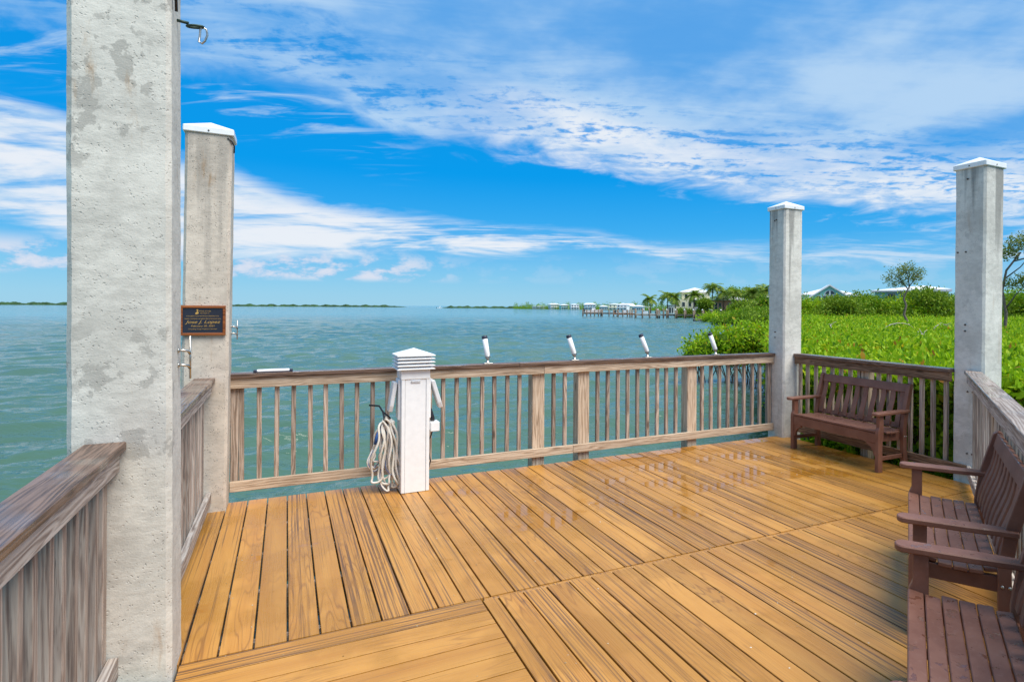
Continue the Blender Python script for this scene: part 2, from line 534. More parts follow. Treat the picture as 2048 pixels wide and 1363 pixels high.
def concrete(name, tint, patch=0.0, pit=1.0, stain=0.5, runoff=0.0):
    m, t = new_mat(name)
    tcn = t.n('ShaderNodeTexCoord')
    oi = t.n('ShaderNodeObjectInfo')
    p = t.vm('ADD', tcn.outputs['Object'], t.comb(t.m('MULTIPLY', oi.outputs['Random'], 11.0), 0.0, t.m('MULTIPLY', oi.outputs['Random'], 5.0)))
    x, y, z = t.sep(p)
    big = t.noise(p, 2.2, 6, 0.6, 0.3)
    med = t.noise(t.comb(x, y, t.m('MULTIPLY', z, 1.8)), 16.0, 6, 0.65)
    fin = t.noise(p, 130.0, 3, 0.6)
    a = tuple(v * 0.80 for v in tint)
    b = tuple(min(1.0, v * 1.12) for v in tint)
    col = t.mix(t.sstep(t.m('ADD', t.m('MULTIPLY', big, 0.6), t.m('MULTIPLY', med, 0.4)), 0.36, 0.64), a, b)
    col = t.mix(t.sstep(fin, 0.55, 0.75, 0.0, 0.35), col, tuple(v * 0.55 for v in tint))
    # pits and exposed aggregate
    vo = t.n('ShaderNodeTexVoronoi')
    t.put(vo.inputs['Vector'], t.vm('ADD', p, t.vm('SCALE', t.noise(p, 60.0, 2, out='Color'), 0.02)))
    vo.inputs['Scale'].default_value = 62.0
    vo.inputs['Randomness'].default_value = 1.0
    pmask = t.m('MULTIPLY', t.sstep(vo.outputs['Distance'], 0.30, 0.14), t.sstep(t.noise(p, 14.0, 2), 0.44, 0.60))
    col = t.mix(t.m('MULTIPLY', pmask, 0.6 * pit), col, tuple(v * 0.38 for v in tint))
    if patch > 0:
        pn = t.noise(t.comb(x, y, t.m('MULTIPLY', z, 0.85)), 7.5, 7, 0.62, 0.15)
        gate = t.sstep(t.noise(p, 1.7, 2), 0.44, 0.60)
        pm = t.m('MULTIPLY', t.sstep(pn, 0.545, 0.575), gate)
        col = t.mix(t.m('MULTIPLY', pm, patch), col, tuple(v * 0.52 for v in tint))
    # rust weeps, drawn out downwards
    rn = t.noise(t.comb(t.m('MULTIPLY', x, 9.0), t.m('MULTIPLY', y, 9.0), t.m('MULTIPLY', z, 1.6)), 1.0, 6, 0.65)
    col = t.mix(t.sstep(rn, 0.60, 0.78, 0.0, stain), col, (0.36, 0.21, 0.09))
    if runoff > 0:
        # dark algae runs washed down from under the cap
        ro = t.noise(t.comb(t.m('MULTIPLY', x, 11.0), t.m('MULTIPLY', y, 11.0), t.m('MULTIPLY', z, 0.35)), 1.0, 4, 0.55)
        _, _, z0 = t.sep(tcn.outputs['Object'])
        rm = t.sstep(t.m('ADD', ro, t.m('MULTIPLY', t.m('SUBTRACT', z0, 2.6), 0.16)), 0.50, 0.64)
        col = t.mix(t.m('MULTIPLY', rm, runoff), col, (0.15, 0.15, 0.145))
    bmp = t.bump(t.m('SUBTRACT', t.m('ADD', t.m('MULTIPLY', fin, 0.25), t.m('MULTIPLY', med, 0.6)), t.m('MULTIPLY', pmask, 0.6)), 0.5, 0.008)
    finish(t, Base_Color=col, Roughness=0.85, Normal=bmp, Specular_IOR_Level=0.25)
    return m


conc_a = concrete('cast_concrete_scaled', (0.63, 0.61, 0.555), patch=0.65, pit=0.6, stain=0.7)
conc_b = concrete('cast_concrete_buff', (0.60, 0.53, 0.45), patch=0.0, pit=1.5, stain=0.75, runoff=0.3)
conc_c = concrete('cast_concrete_pale', (0.67, 0.65, 0.60), patch=0.25, pit=0.7, stain=0.35, runoff=0.6)
white_pl = plain('white_plastic', (0.86, 0.87, 0.88), 0.35, var=0.03)
white_pl2 = plain('white_moulded_plastic', (0.70, 0.71, 0.73), 0.45, var=0.05)
black_pl = plain('black_plastic', (0.018, 0.018, 0.022), 0.4)
navy_pl = plain('navy_rubber', (0.02, 0.025, 0.05), 0.5)
steel = plain('stainless_steel', (0.50, 0.48, 0.44), 0.34, 1.0)
bolt_m = plain('rusted_bolt', (0.10, 0.085, 0.075), 0.6, 0.6)
brass = plain('gold_print', (0.62, 0.37, 0.10), 0.35, 0.3)
plate_m = plain('dark_plaque_plate', (0.022, 0.024, 0.038), 0.3)
plaque_wood = wood('stained_plaque_wood', 'x', (0.36, 0.12, 0.035), (0.25, 0.075, 0.022), (0.12, 0.035, 0.012), rough=0.4, knots=False)
line_grey = plain('grey_print', (0.42, 0.44, 0.50), 0.5)


def bench_mat():
    m, t = new_mat('brown_recycled_plastic_lumber')
    tcn = t.n('ShaderNodeTexCoord')
    geo = t.n('ShaderNodeNewGeometry')
    oi = t.n('ShaderNodeObjectInfo')
    pos = geo.outputs['Position']
    g = t.noise(pos, 60.0, 4, 0.6)
    b = t.noise(pos, 6.0, 4, 0.6)
    col = t.mix(t.sstep(b, 0.3, 0.7), (0.160, 0.064, 0.040), (0.222, 0.100, 0.066))
    col = t.mix(t.sstep(g, 0.5, 0.75, 0.0, 0.4), col, (0.225, 0.112, 0.085))
    _, _, nz = t.sep(geo.outputs['Normal'])
    up = t.sstep(nz, 0.6, 0.9)
    dn = t.noise(pos, 17.0, 4, 0.55, 0.6)
    drop = t.m('MULTIPLY', t.sstep(dn, 0.60, 0.625), up)         # rain drops left lying on flat faces
    top_pale = t.m('MULTIPLY', t.sstep(t.noise(pos, 38.0, 5, 0.7), 0.55, 0.75, 0.0, 0.32), up)  # paler pinkish mottling, on upward faces only
    col = t.mix(top_pale, col, (0.34, 0.22, 0.19))
    col = t.mix(t.m('MULTIPLY', drop, 0.55), col, (0.10, 0.035, 0.02))
    rough = t.m('SUBTRACT', t.m('ADD', 0.40, t.m('MULTIPLY', g, 0.2)), t.m('MULTIPLY', drop, 0.44))
    bmp = t.bump(t.m('ADD', t.m('MULTIPLY', g, 0.3), t.m('MULTIPLY', drop, 0.8)), 0.25, 0.003)
    finish(t, Base_Color=col, Roughness=rough, Normal=bmp, Specular_IOR_Level=0.45)
    return m


bench_m = bench_mat()


def foliage(name, stops, trans=0.35, rough=0.55, spec=0.2):
    m, t = new_mat(name)
    geo = t.n('ShaderNodeNewGeometry')
    rnd = geo.outputs['Random Per Island']
    col = t.ramp(rnd, stops)
    pr = t.n('ShaderNodeBsdfPrincipled')
    t.put(pr.inputs['Base Color'], col)
    pr.inputs['Roughness'].default_value = rough
    pr.inputs['Specular IOR Level'].default_value = spec
    tr = t.n('ShaderNodeBsdfTranslucent')
    t.put(tr.inputs['Color'], t.mix(1.0, col, (1.0, 1.0, 0.55), 'MULTIPLY'))
    mx = t.n('ShaderNodeMixShader')
    mx.inputs[0].default_value = trans
    t.t.links.new(pr.outputs[0], mx.inputs[1])
    t.t.links.new(tr.outputs[0], mx.inputs[2])
    o = t.n('ShaderNodeOutputMaterial')
    t.t.links.new(mx.outputs[0], o.inputs['Surface'])
    return m


leaf_bright = foliage('mangrove_leaf_bright', [(0.0, (0.09, 0.22, 0.010)), (0.25, (0.24, 0.43, 0.014)), (0.7, (0.36, 0.54, 0.018)),
                                               (0.95, (0.48, 0.60, 0.03)), (0.975, (0.55, 0.48, 0.03)), (0.99, (0.50, 0.24, 0.03)), (1.0, (0.28, 0.12, 0.03))], 0.45)
leaf_deep = foliage('mangrove_leaf_deep', [(0.0, (0.08, 0.20, 0.012)), (0.5, (0.18, 0.33, 0.016)), (0.95, (0.26, 0.39, 0.022)), (1.0, (0.42, 0.26, 0.03))], 0.4)
leaf_tree = foliage('tree_leaf', [(0.0, (0.09, 0.18, 0.014)), (0.5, (0.17, 0.28, 0.018)), (1.0, (0.28, 0.38, 0.03))], 0.38)
leaf_olive = foliage('olive_leaf', [(0.0, (0.11, 0.17, 0.03)), (0.5, (0.20, 0.26, 0.045)), (1.0, (0.33, 0.34, 0.08))], 0.35)
leaf_palm = foliage('palm_leaflet', [(0.0, (0.09, 0.18, 0.018)), (0.6, (0.19, 0.30, 0.03)), (1.0, (0.34, 0.38, 0.07))], 0.4)
bark = plain('grey_bark', (0.16, 0.125, 0.10), 0.9, var=0.3, scale=14, bump=0.5, bscale=40)
bark_pale = plain('pale_dead_wood', (0.42, 0.38, 0.33), 0.9, var=0.2, scale=14, bump=0.4, bscale=40)
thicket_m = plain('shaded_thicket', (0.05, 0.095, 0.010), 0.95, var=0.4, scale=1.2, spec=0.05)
mud_m = plain('marsh_mud', (0.045, 0.04, 0.03), 0.9, var=0.2)
far_green = plain('distant_mangrove', (0.035, 0.075, 0.030), 0.95, var=0.45, scale=0.15, spec=0.1)


# ================================================================== setting
WATER_Z = -1.0


def water_mat():
    m, t = new_mat('bay_water')
    geo = t.n('ShaderNodeNewGeometry')
    x, y, z = t.sep(geo.outputs['Position'])
    cd = t.n('ShaderNodeCameraData')
    # wave fields: long swell, chop, ripple; crests run across the wind
    rot = t.n('ShaderNodeMapping')
    rot.inputs['Rotation'].default_value = (0, 0, R(14))
    t.put(rot.inputs['Vector'], geo.outputs['Position'])
    rx, ry, _ = t.sep(rot.outputs[0])
    s1 = t.noise(t.comb(t.m('MULTIPLY', rx, 0.22), t.m('MULTIPLY', ry, 0.75), 0.0), 1.0, 3, 0.5, 0.5)
    s2 = t.noise(t.comb(t.m('MULTIPLY', rx, 0.85), t.m('MULTIPLY', ry, 2.3), 4.0), 1.0, 4, 0.55, 0.4)
    s3 = t.noise(t.comb(t.m('MULTIPLY', rx, 4.0), t.m('MULTIPLY', ry, 8.0), 9.0), 1.0, 3, 0.5, 0.3)
    dist = t.vm('LENGTH', geo.outputs['Position'])
    farw = t.sstep(dist, 25.0, 90.0, 0.12, 1.0)
    h = t.m('ADD', t.m('MULTIPLY', t.m('ADD', t.m('MULTIPLY', s1, 0.50), t.m('MULTIPLY', s2, 0.30)), farw), t.m('MULTIPLY', s3, 0.040))
    # shoals and sea-grass
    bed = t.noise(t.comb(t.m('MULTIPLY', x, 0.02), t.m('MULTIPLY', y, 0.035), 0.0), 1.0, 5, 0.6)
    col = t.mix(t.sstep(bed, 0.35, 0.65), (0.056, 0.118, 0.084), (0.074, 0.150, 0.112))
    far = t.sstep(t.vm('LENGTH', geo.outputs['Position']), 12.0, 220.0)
    col = t.mix(far, col, (0.095, 0.235, 0.275))  # bluer sky reflection of distant water, put into the base colour
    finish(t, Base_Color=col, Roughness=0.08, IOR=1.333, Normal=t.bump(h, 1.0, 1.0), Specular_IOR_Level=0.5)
    return m


def water_sheet(name, z, mat):
    """one polar sheet out to the horizon; real wave relief near the deck, dying out with distance"""
    th = np.radians(np.concatenate([np.linspace(-48, 78, 330), np.linspace(78, 312, 34)[1:-1]]))
    rad = np.concatenate([[0.6], np.geomspace(1.6, 260, 900), np.geomspace(330, 25000, 12)])
    T, Rr = np.meshgrid(th, rad, indexing='ij')
    X, Y = Rr * np.sin(T), Rr * np.cos(T)
    spacing = Rr * 0.0057
    rgw = np.random.default_rng(3)
    Z = np.zeros_like(X)
    for k in range(60):
        lam = 0.30 * (3.4 / 0.30) ** (k / 59)
        a = math.radians(104 + rgw.normal() * 20)          # travel direction
        ph = rgw.uniform(0, 6.28)
        amp = 0.0074 * lam ** 0.74 * rgw.uniform(.5, 1.2)
        wgt = np.clip((lam / np.maximum(spacing, 1e-6) - 2.2) / 2.5, 0, 1)
        p = 2 * np.pi / lam * (X * math.cos(a) + Y * math.sin(a)) + ph + 0.6 * np.sin(0.31 * X + 0.23 * Y + k)
        Z += amp * wgt * (np.exp(np.sin(p)) - 1.27)
    inview = np.clip(np.minimum(T - np.radians(-46), np.radians(76) - T) / np.radians(6), 0, 1)
    Z = Z * inview * np.clip((Rr - 1.6) / 2, 0, 1)
    na, nr = X.shape
    V = np.stack([X, Y, Z + z], axis=2).reshape(-1, 3)
    V = np.concatenate([V, [[0, 0, z]]])
    i0, j0 = np.meshgrid(np.arange(na), np.arange(nr - 1), indexing='ij')
    i1 = (i0 + 1) % na
    a, b, c, d = (i0 * nr + j0).ravel(), (i0 * nr + j0 + 1).ravel(), (i1 * nr + j0 + 1).ravel(), (i1 * nr + j0).ravel()
    F = np.concatenate([np.stack([a, d, c], 1), np.stack([a, c, b], 1),
                        np.stack([np.full(na, na * nr), ((np.arange(na) + 1) % na) * nr, np.arange(na) * nr], 1)])
    me = bpy.data.meshes.new(name)
    me.vertices.add(len(V))
    me.vertices.foreach_set('co', np.ascontiguousarray(V, dtype=np.float32).ravel())
    me.loops.add(len(F) * 3)
    me.loops.foreach_set('vertex_index', np.ascontiguousarray(F, dtype=np.int32).ravel())
    me.polygons.add(len(F))
    me.polygons.foreach_set('loop_start', np.arange(0, len(F) * 3, 3, dtype=np.int32))
    me.update(calc_edges=True)
    me.polygons.foreach_set('use_smooth', np.ones(len(F), dtype=bool))
    if me.polygons[0].normal.z < 0:
        me.flip_normals()
    return tag(cobj(name, me, mat), kind='structure')


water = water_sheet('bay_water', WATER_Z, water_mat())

# ---- key points of the deck
P4X, P4Y = 5.79, 3.40
R2A = Vector((5.785, 3.552))                 # inner edge of the slanting rail, at the pile
R2D = Vector((-0.811, -0.585)).normalized()
R2N = Vector((-R2D.y, R2D.x))                # points away from the deck
if R2N.x < 0: R2N = -R2N


def r2_y(x):
    """y of the slanting deck edge at x (3 cm inside the railing)"""
    p = R2A + R2N * 0.05
    return p.y + (x - p.x) * R2D.y / R2D.x


YB, YS, XR = 5.92, 3.35, 0.978
deck = empty('deck', (0, 0, 0))
tag(deck, kind='structure')
TH = 0.026
PITCH, GAP = 0.1466, 0.0098
rng = random.Random(7)


def board(x0, x1, ya0, ya1, yb, dz=0.0, across=False):
    """one deck board; near end may be cut on the slant (ya0 at x0, ya1 at x1)"""
    cx_ = (x0 + x1) / 2
    ymid = (min(ya0, ya1) + yb) / 2
    hw = (x1 - x0) / 2
    c = 0.0003 if across else 0.002
    prof = [(-hw, -TH), (hw, -TH), (hw, -c), (hw - c, 0.0), (-hw + c, 0.0), (-hw, -c)]
    vs = []
    for px, pz in prof:
        f = (px + hw) / (2 * hw)
        vs.append((px, ya0 + (ya1 - ya0) * f - ymid, pz))
    for px, pz in prof:
        vs.append((px, yb - ymid, pz))
    n = len(prof)
    fs = [tuple(range(n)), tuple(range(2 * n - 1, n - 1, -1))] + [(i, n + i, n + (i + 1) % n, (i + 1) % n) for i in range(n)]
    me = bpy.data.meshes.new('deck_board')
    me.from_pydata(vs, [], fs)
    bm = bmesh.new()
    bm.from_mesh(me)
    bmesh.ops.recalc_face_normals(bm, faces=bm.faces[:])
    bm.to_mesh(me)
    bm.free()
    o = cobj('deck_board', me, deck_mat, deck)
    if across:
        o.rotation_euler = (0, 0, R(-90))
        o.location = (ymid, -cx_, dz)         # local x -> world -y, local y -> world x
    else:
        o.location = (cx_, ymid, dz)
    return o


def near_y(x, floor=-1.2):
    return max(floor, r2_y(x))


# far bay: boards run away from the camera, from the cross seam to the back edge
x = -0.425 - PITCH
while x < 5.74:
    x0, x1 = x + GAP / 2, x + PITCH - GAP / 2
    if x0 < -0.57: x0 = -0.555
    x1 = min(x1, 5.748)
    if x1 - x0 > 0.03:
        lo = YS + 0.012
        board(x0, x1, max(lo, r2_y(x0)), max(lo, r2_y(x1)), YB + rng.uniform(-0.004, 0.004), rng.uniform(-0.0012, 0.0012))
    x += PITCH
# near bay, right: boards in the same direction, beginning with a ripped border board
cuts = [XR + 0.006, XR + 0.098]
while cuts[-1] < 5.6:
    cuts.append(cuts[-1] + PITCH)
for a, b in zip(cuts[:-1], cuts[1:]):
    if r2_y((a + b) / 2) > YS - 0.08:
        break
    board(a + GAP / 2, b - GAP / 2, near_y(a), near_y(b), YS - 0.022, rng.uniform(-0.0012, 0.0012))
# narrow trim strip in the cross seam
strip = MB().box(XR + 0.02, 5.45, YS - 0.017, YS + 0.007, -0.02, -0.003, 0.002).build('seam_strip', deck_mat, deck)
# near bay, left: boards laid crosswise
y = YS + 0.004
while y > -1.2:
    y0, y1 = y - PITCH + 0.0036, y - 0.0036
    board(-y1, -y0, -0.424 if y1 > 3.2 else -0.60, -0.424 if y1 > 3.2 else -0.60, XR, rng.uniform(-0.0012, 0.0012), across=True)
    y -= PITCH
# bits of shell grit and dry leaf blown onto the boards
rgd = np.random.default_rng(8)
dv, df = [], []
for k in range(170):
    dx0, dy0 = rgd.uniform(-0.35, 5.3), rgd.uniform(1.2, 5.85)
    if r2_y(dx0) > dy0 - 0.15:
        continue
    s0 = rgd.uniform(0.002, 0.0055)
    a0 = rgd.uniform(0, 6.28)
    b0 = len(dv)
    for q in range(5):
        rr0 = s0 * rgd.uniform(.6, 1.3)
        dv.append((dx0 + rr0 * math.cos(a0 + q * 1.257), dy0 + rr0 * math.sin(a0 + q * 1.257), 0.0018))
    dv.append((dx0, dy0, 0.0018 + s0 * .7))
    for q in range(5):
        df.append((b0 + q, b0 + (q + 1) % 5, b0 + 5))
gm = bpy.data.meshes.new('grit')
gm.from_pydata(dv, [], df)
tag(cobj('grit', gm, foliage('shell_grit', [(0.0, (0.12, 0.07, 0.03)), (0.5, (0.5, 0.42, 0.3)), (1.0, (0.75, 0.73, 0.68))], 0.05)), 'pale shell grit and leaf bits scattered on the deck boards', 'grit', kind='stuff')
# joists and edge boards under the decking
joist_m = wood('joist_timber', 'x', **WG)
MB().box(-0.40, 5.60, 5.85, 5.89, -0.26, -0.03).build('fascia_board', joist_m, deck)
for yy in (5.3, 4.7, 4.1, 3.5, 2.9, 2.3, 1.7, 1.1, 0.5, -0.1, -0.7):
    xe = min(5.65, (yy - R2A.y) / R2D.y * R2D.x + R2A.x - 0.12) if yy < 3.5 else 5.65
    MB().box(-0.5, xe, yy - 0.02, yy + 0.02, -0.24, -0.031).build('joist', joist_m, deck)

# ================================================================== concrete piles


def pile(x0, x1, y0, y1, top, mat, label, lean=(0, 0), capped=True, bolts=()):
    cx_, cy_ = (x0 + x1) / 2, (y0 + y1) / 2
    hx, hy = (x1 - x0) / 2, (y1 - y0) / 2
    root = empty('concrete_pile', (cx_, cy_, 0))
    root.rotation_euler = (lean[0], lean[1], 0)
    c = 0.020
    pts = [(-hx + c, -hy), (hx - c, -hy), (hx, -hy + c), (hx, hy - c), (hx - c, hy), (-hx + c, hy), (-hx, hy - c), (-hx, -hy + c)]
    # many rings with tiny irregularity so that the arrises are not ruler straight
    bm = bmesh.new()
    rr = random.Random(int(cx_ * 1000) + 5)
    rings = []
    zs = np.linspace(-2.6, top, 60)
    for zz in zs:
        rings.append([bm.verts.new((px + rr.uniform(-.0016, .0016), py + rr.uniform(-.0016, .0016), zz)) for px, py in pts])
    for a, b in zip(rings[:-1], rings[1:]):
        for k in range(8):
            bm.faces.new((a[k], a[(k + 1) % 8], b[(k + 1) % 8], b[k]))
    bm.faces.new(rings[-1])
    bm.faces.new(list(reversed(rings[0])))
    me = bpy.data.meshes.new('shaft')
    bm.to_mesh(me)
    bm.free()
    cobj('shaft', me, mat, root)
    if capped:
        e = 0.014
        mb = MB()
        mb.box(-hx - e, hx + e, -hy - e, hy + e, top - 0.030, top + 0.022, 0.006)
        sub = bmesh.new()
        base = [sub.verts.new((sx * (hx + e - .004), sy * (hy + e - .004), top + 0.0205)) for sx, sy in ((-1, -1), (1, -1), (1, 1), (-1, 1))]
        ap = sub.verts.new((0, 0, top + 0.095))
        for k in range(4):
            sub.faces.new((base[k], base[(k + 1) % 4], ap))
        mb.merge(sub)
        mb.build('cap', white_pl, root)
        for sx, sy in ((0, -1), (-1, 0)):
            s = MB().lathe([(0.006, 0), (0.006, 0.004), (0, 0.005)], seg=8, mat=Matrix.Translation((sx * (hx + e), sy * (hy + e), top - 0.008)) @ (Matrix.Rotation(R(90), 4, 'X') if sy else Matrix.Rotation(R(-90), 4, 'Y')))
            s.build('screw', bolt_m, root)
    for face, a, zz in bolts:
        if face == '-x':
            M = Matrix.Translation((-hx, a, zz)) @ Matrix.Rotation(R(-90), 4, 'Y')
        elif face == '+x':
            M = Matrix.Translation((hx, a, zz)) @ Matrix.Rotation(R(90), 4, 'Y')
        else:
            M = Matrix.Translation((a, -hy, zz)) @ Matrix.Rotation(R(90), 4, 'X')
        MB().lathe([(0.009, -0.004), (0.009, 0.003), (0.006, 0.004), (0.006, 0.014), (0, 0.015)], seg=8, mat=M).build('bolt', bolt_m, root)
    tag(root, label, 'pile', 'square concrete piles at the deck corners')
    return root


def strap(root, hx, hy, zz):
    pts = [(hx - 0.03, -hy - 0.004, zz + 0.05), (hx - 0.002, -hy - 0.001, zz + 0.03), (hx + 0.014, -hy + 0.03, zz), (hx + 0.012, -hy + 0.055, zz - 0.05)]
    MB().tube(pts, 0.006, 6).build('strap', black_pl, root)


def pull_bar(root, hx, y_, z0, z1):
    mb = MB()
    mb.tube([(hx + 0.045, y_ + 0.02, z0), (hx + 0.045, y_ + 0.02, z1)], 0.0045, 8)
    o = mb.build('pull_bar', steel, root)
    for zz in (z0 + (z1 - z0) * 0.33, z0 + (z1 - z0) * 0.67):
        s = MB()
        s.tube([(hx - 0.002, y_, zz), (hx + 0.02, y_ + 0.002, zz), (hx + 0.038, y_ + 0.01, zz - 0.004), (hx + 0.045, y_ + 0.02, zz - 0.018)], 0.0065, 8)
        s.lathe([(0.011, 0), (0.011, 0.004), (0.007, 0.007)], seg=12, mat=Matrix.Translation((hx, y_, zz)) @ Matrix.Rotation(R(90), 4, 'Y'))
        s.build('standoff', steel, o)


p1 = pile(-0.795, -0.437, 3.225, 3.515, 3.14, conc_a, 'nearest tall concrete pile with flaking grey patches, its top out of the picture', lean=(0, -0.006))
hx1, hy1 = 0.179, 0.145
pull_bar(p1, hx1, 0.035, 1.30, 1.50)
strap(p1, hx1, hy1, 3.00)
mb = MB()
mb.tube([(hx1 - 0.01, 0.02, 2.955), (hx1 + 0.045, 0.02, 2.95)], 0.007, 8)
mb.tube([(hx1 + 0.07 + 0.032 * math.cos(a), 0.02 + 0.014 * math.sin(a), 2.94 + 0.004 * math.cos(a)) for a in np.linspace(0, 2 * math.pi, 14, endpoint=False)], 0.006, 8, closed=True)
mb.build('eye_bolt', plain('green_corroded_metal', (0.03, 0.06, 0.05), 0.5, 0.5), p1)
mb = MB()
cr = [(0.10, 2.945), (0.118, 2.935), (0.122, 2.91), (0.112, 2.880), (0.10, 2.866), (0.088, 2.872), (0.092, 2.90), (0.094, 2.93)]
mb.tube([(hx1 + a - 0.004, 0.02, b) for a, b in cr], 0.0045, 6, closed=True)
mb.build('carabiner', steel, p1)

p2 = pile(-0.735, -0.420, 5.71, 6.01, 3.03, conc_b, 'speckled buff concrete pile carrying the dedication plaque', lean=(0, 0.008))
pull_bar(p2, 0.1575, 0.03, 1.36, 1.52)
strap(p2, 0.1575, 0.15, 2.93)
p3 = pile(5.612, 5.928, 5.79, 6.08, 2.945, conc_c, 'capped concrete pile between the two railings at the far corner',
          lean=(0, 0.002), bolts=(('-x', 0.03, 2.78), ('-x', 0.0, 2.79), ('-x', 0.01, 1.34), ('-x', 0.01, 1.27)))
p4 = pile(P4X, P4X + 0.305, P4Y, P4Y + 0.295, 3.03, conc_c, 'tallest looking capped concrete pile right of the far bench',
          lean=(0, 0.007), bolts=(('-x', 0.02, 2.90), ('-x', 0.11, 2.20), ('-x', 0.03, 2.2), ('-x', 0.03, 1.50), ('-x', 0.03, 1.44),
                                  ('-x', 0.0, 0.86), ('-x', -0.05, 0.86), ('-x', 0.0, 0.27), ('-x', -0.05, 0.27)))

# ================================================================== railings
Z_CAP1, Z_CAP0 = 1.066, 1.030
Z_T1, Z_T0 = 1.029, 0.942
Z_B1, Z_B0 = 0.158, 0.072
bal_mesh = {}


def baluster_mesh(mat):
    if mat.name not in bal_mesh:
        me = MB().box(-0.0185, 0.0185, -0.0185, 0.0185, Z_B0 + 0.012, Z_T1, 0.002).mesh('baluster')
        me.materials.append(mat)
        bal_mesh[mat.name] = me
    return bal_mesh[mat.name]


def railing(p0, p1_, label, rail_m, bal_m, bals, posts=(), splits=(), cap_pts=None, cap_over=(0.0, 0.0), bottom_over=(0, 0), post_m=None, cap_y=(-0.022, 0.122), end_bal=(), cap_m=None, twist=7):
    p0, p1_ = Vector(p0), Vector(p1_)
    L = (p1_ - p0).length
    d = (p1_ - p0).normalized()
    root = empty('deck_railing', (p0.x, p0.y, 0), math.atan2(d.y, d.x))
    rr = random.Random(twist)
    ts = [0.0] + list(splits) + [L]
    for i, (a, b) in enumerate(zip(ts[:-1], ts[1:])):
        g = 0.0015
        a2 = a - (cap_over[0] if i == 0 else -g)
        b2 = b + (cap_over[1] if i == len(ts) - 2 else -g)
        if cap_pts is not None and len(ts) == 2:
            mb = MB().prism(cap_pts, 'z', Z_CAP0, Z_CAP1, 0.004)
        else:
            mb = MB().box(a2, b2, cap_y[0], cap_y[1], Z_CAP0, Z_CAP1, 0.004)
        mb.build('cap_rail', cap_m or cap_x, root)
        ta, tb = (0.0 if i == 0 else a + 0.28) + g, (L if i == len(ts) - 2 else b + 0.28) - g
        MB().box(ta, tb, 0.0, 0.038, Z_T0, Z_T1, 0.003).build('top_rail', rail_m, root)
        ba, bb = (0.0 - bottom_over[0] if i == 0 else a + 0.62) + g, (L + bottom_over[1] if i == len(ts) - 2 else b + 0.62) - g
        MB().box(ba, bb, 0.0, 0.038, Z_B0, Z_B1, 0.003).build('bottom_rail', rail_m, root)
    me = baluster_mesh(bal_m)
    for t_ in bals:
        o = cobj('baluster', me, None, root, (t_ + rr.uniform(-.003, .003), 0.0185 + 0.0385 + 0.002 + rr.uniform(0, .0015), 0))
        o.rotation_euler = (rr.uniform(-.003, .003), rr.uniform(-.005, .005), rr.uniform(-.03, .03))
    for t_ in end_bal:
        MB().box(t_ - 0.03, t_ + 0.03, 0.0400, 0.09, Z_B0 + 0.012, Z_T1, 0.003).build('end_post', bal_m, root)
    for t_, wd in posts:
        MB().box(t_ - wd / 2, t_ + wd / 2, 0.0400, 0.04 + wd, -2.4, Z_T1, 0.004).build('post', post_m or wood_tan_z, root)
    tag(root, label, 'railing')
    return root


# back railing
XB0 = -0.418
posts_b = [(2.365, 0.135), (2.895, 0.135), (4.345, 0.135)]
bal_b = []
t_ = -0.330
while t_ < 5.50:
    if all(abs(t_ - p) > 0.105 for p, _ in posts_b):
        bal_b.append(t_ - XB0)
    t_ += 0.1307
back = railing((XB0, 5.955), (5.610, 5.955), 'long tan timber railing along the water with fishing rod holders on top', wood_tan_x, wood_bal_z, bal_b,
               posts=[(p - XB0, w_) for p, w_ in posts_b], splits=(2.55,), end_bal=(0.033, 5.99))
# right railing, behind the far bench
L1_ = 5.785 - (P4Y + 0.298)
r1 = railing((5.795, 5.785), (5.755, P4Y + 0.298), 'brown timber railing behind the far bench, mangrove leaves showing through', wood_dark_x, wood_bal_z,
             [0.045 + 0.131 * k for k in range(16) if abs(0.045 + 0.131 * k - 1.09) > 0.06 and 0.045 + 0.131 * k < L1_ - 0.01],
             bottom_over=(0, 0.16), posts=[(1.05, 0.10)], end_bal=(), twist=3)
# slanting right-hand railing
L2 = 5.6
cap_poly = [(0.0, 0.0 - 0.022), (L2, -0.022), (L2, 0.118), (0.0, 0.118)]
# end of the cap is cut along the face of the pile (a plane x = const)
sx = R2N.x / R2D.x
cap_poly = [(-0.022 * -sx * 0 + 0.0, -0.022), (L2, -0.022), (L2, 0.118), (0.14 * abs(sx), 0.118)]
r2 = railing((R2A.x, R2A.y), (R2A.x + R2D.x * L2, R2A.y + R2D.y * L2), 'weathered grey timber railing slanting in behind the two nearer benches', wood_grey_x, wood_balg_z,
             [0.13 + 0.131 * k for k in range(41)], cap_pts=cap_poly, bottom_over=(0.02, 0), twist=5,
             posts=[(1.6, 0.09), (3.4, 0.09), (5.2, 0.09)], cap_m=wood('cap_rail_timber_bleached', 'x', light=(0.42, 0.36, 0.32), mid=(0.29, 0.225, 0.185), dark=(0.13, 0.085, 0.065), rough=0.5, knots=False, gloss_noise=True))
# left railing between the two left piles, and the one beside the camera
l1 = railing((-0.522, 3.517), (-0.522, 5.708), 'short grey timber railing between the two left piles', wood_grey_x, wood_balg_z,
             [0.10 + 0.131 * k for k in range(17) if 0.10 + 0.131 * k < 2.17], twist=9)
l0 = railing((-0.622, -1.6), (-0.622, 3.222), 'weathered grey timber railing in the near left corner', wood_grey_x, wood_balg_z,
             [0.08 + 0.131 * k for k in range(36)], posts=[(0.5, 0.09), (2.4, 0.09)], twist=11, end_bal=(4.785,))

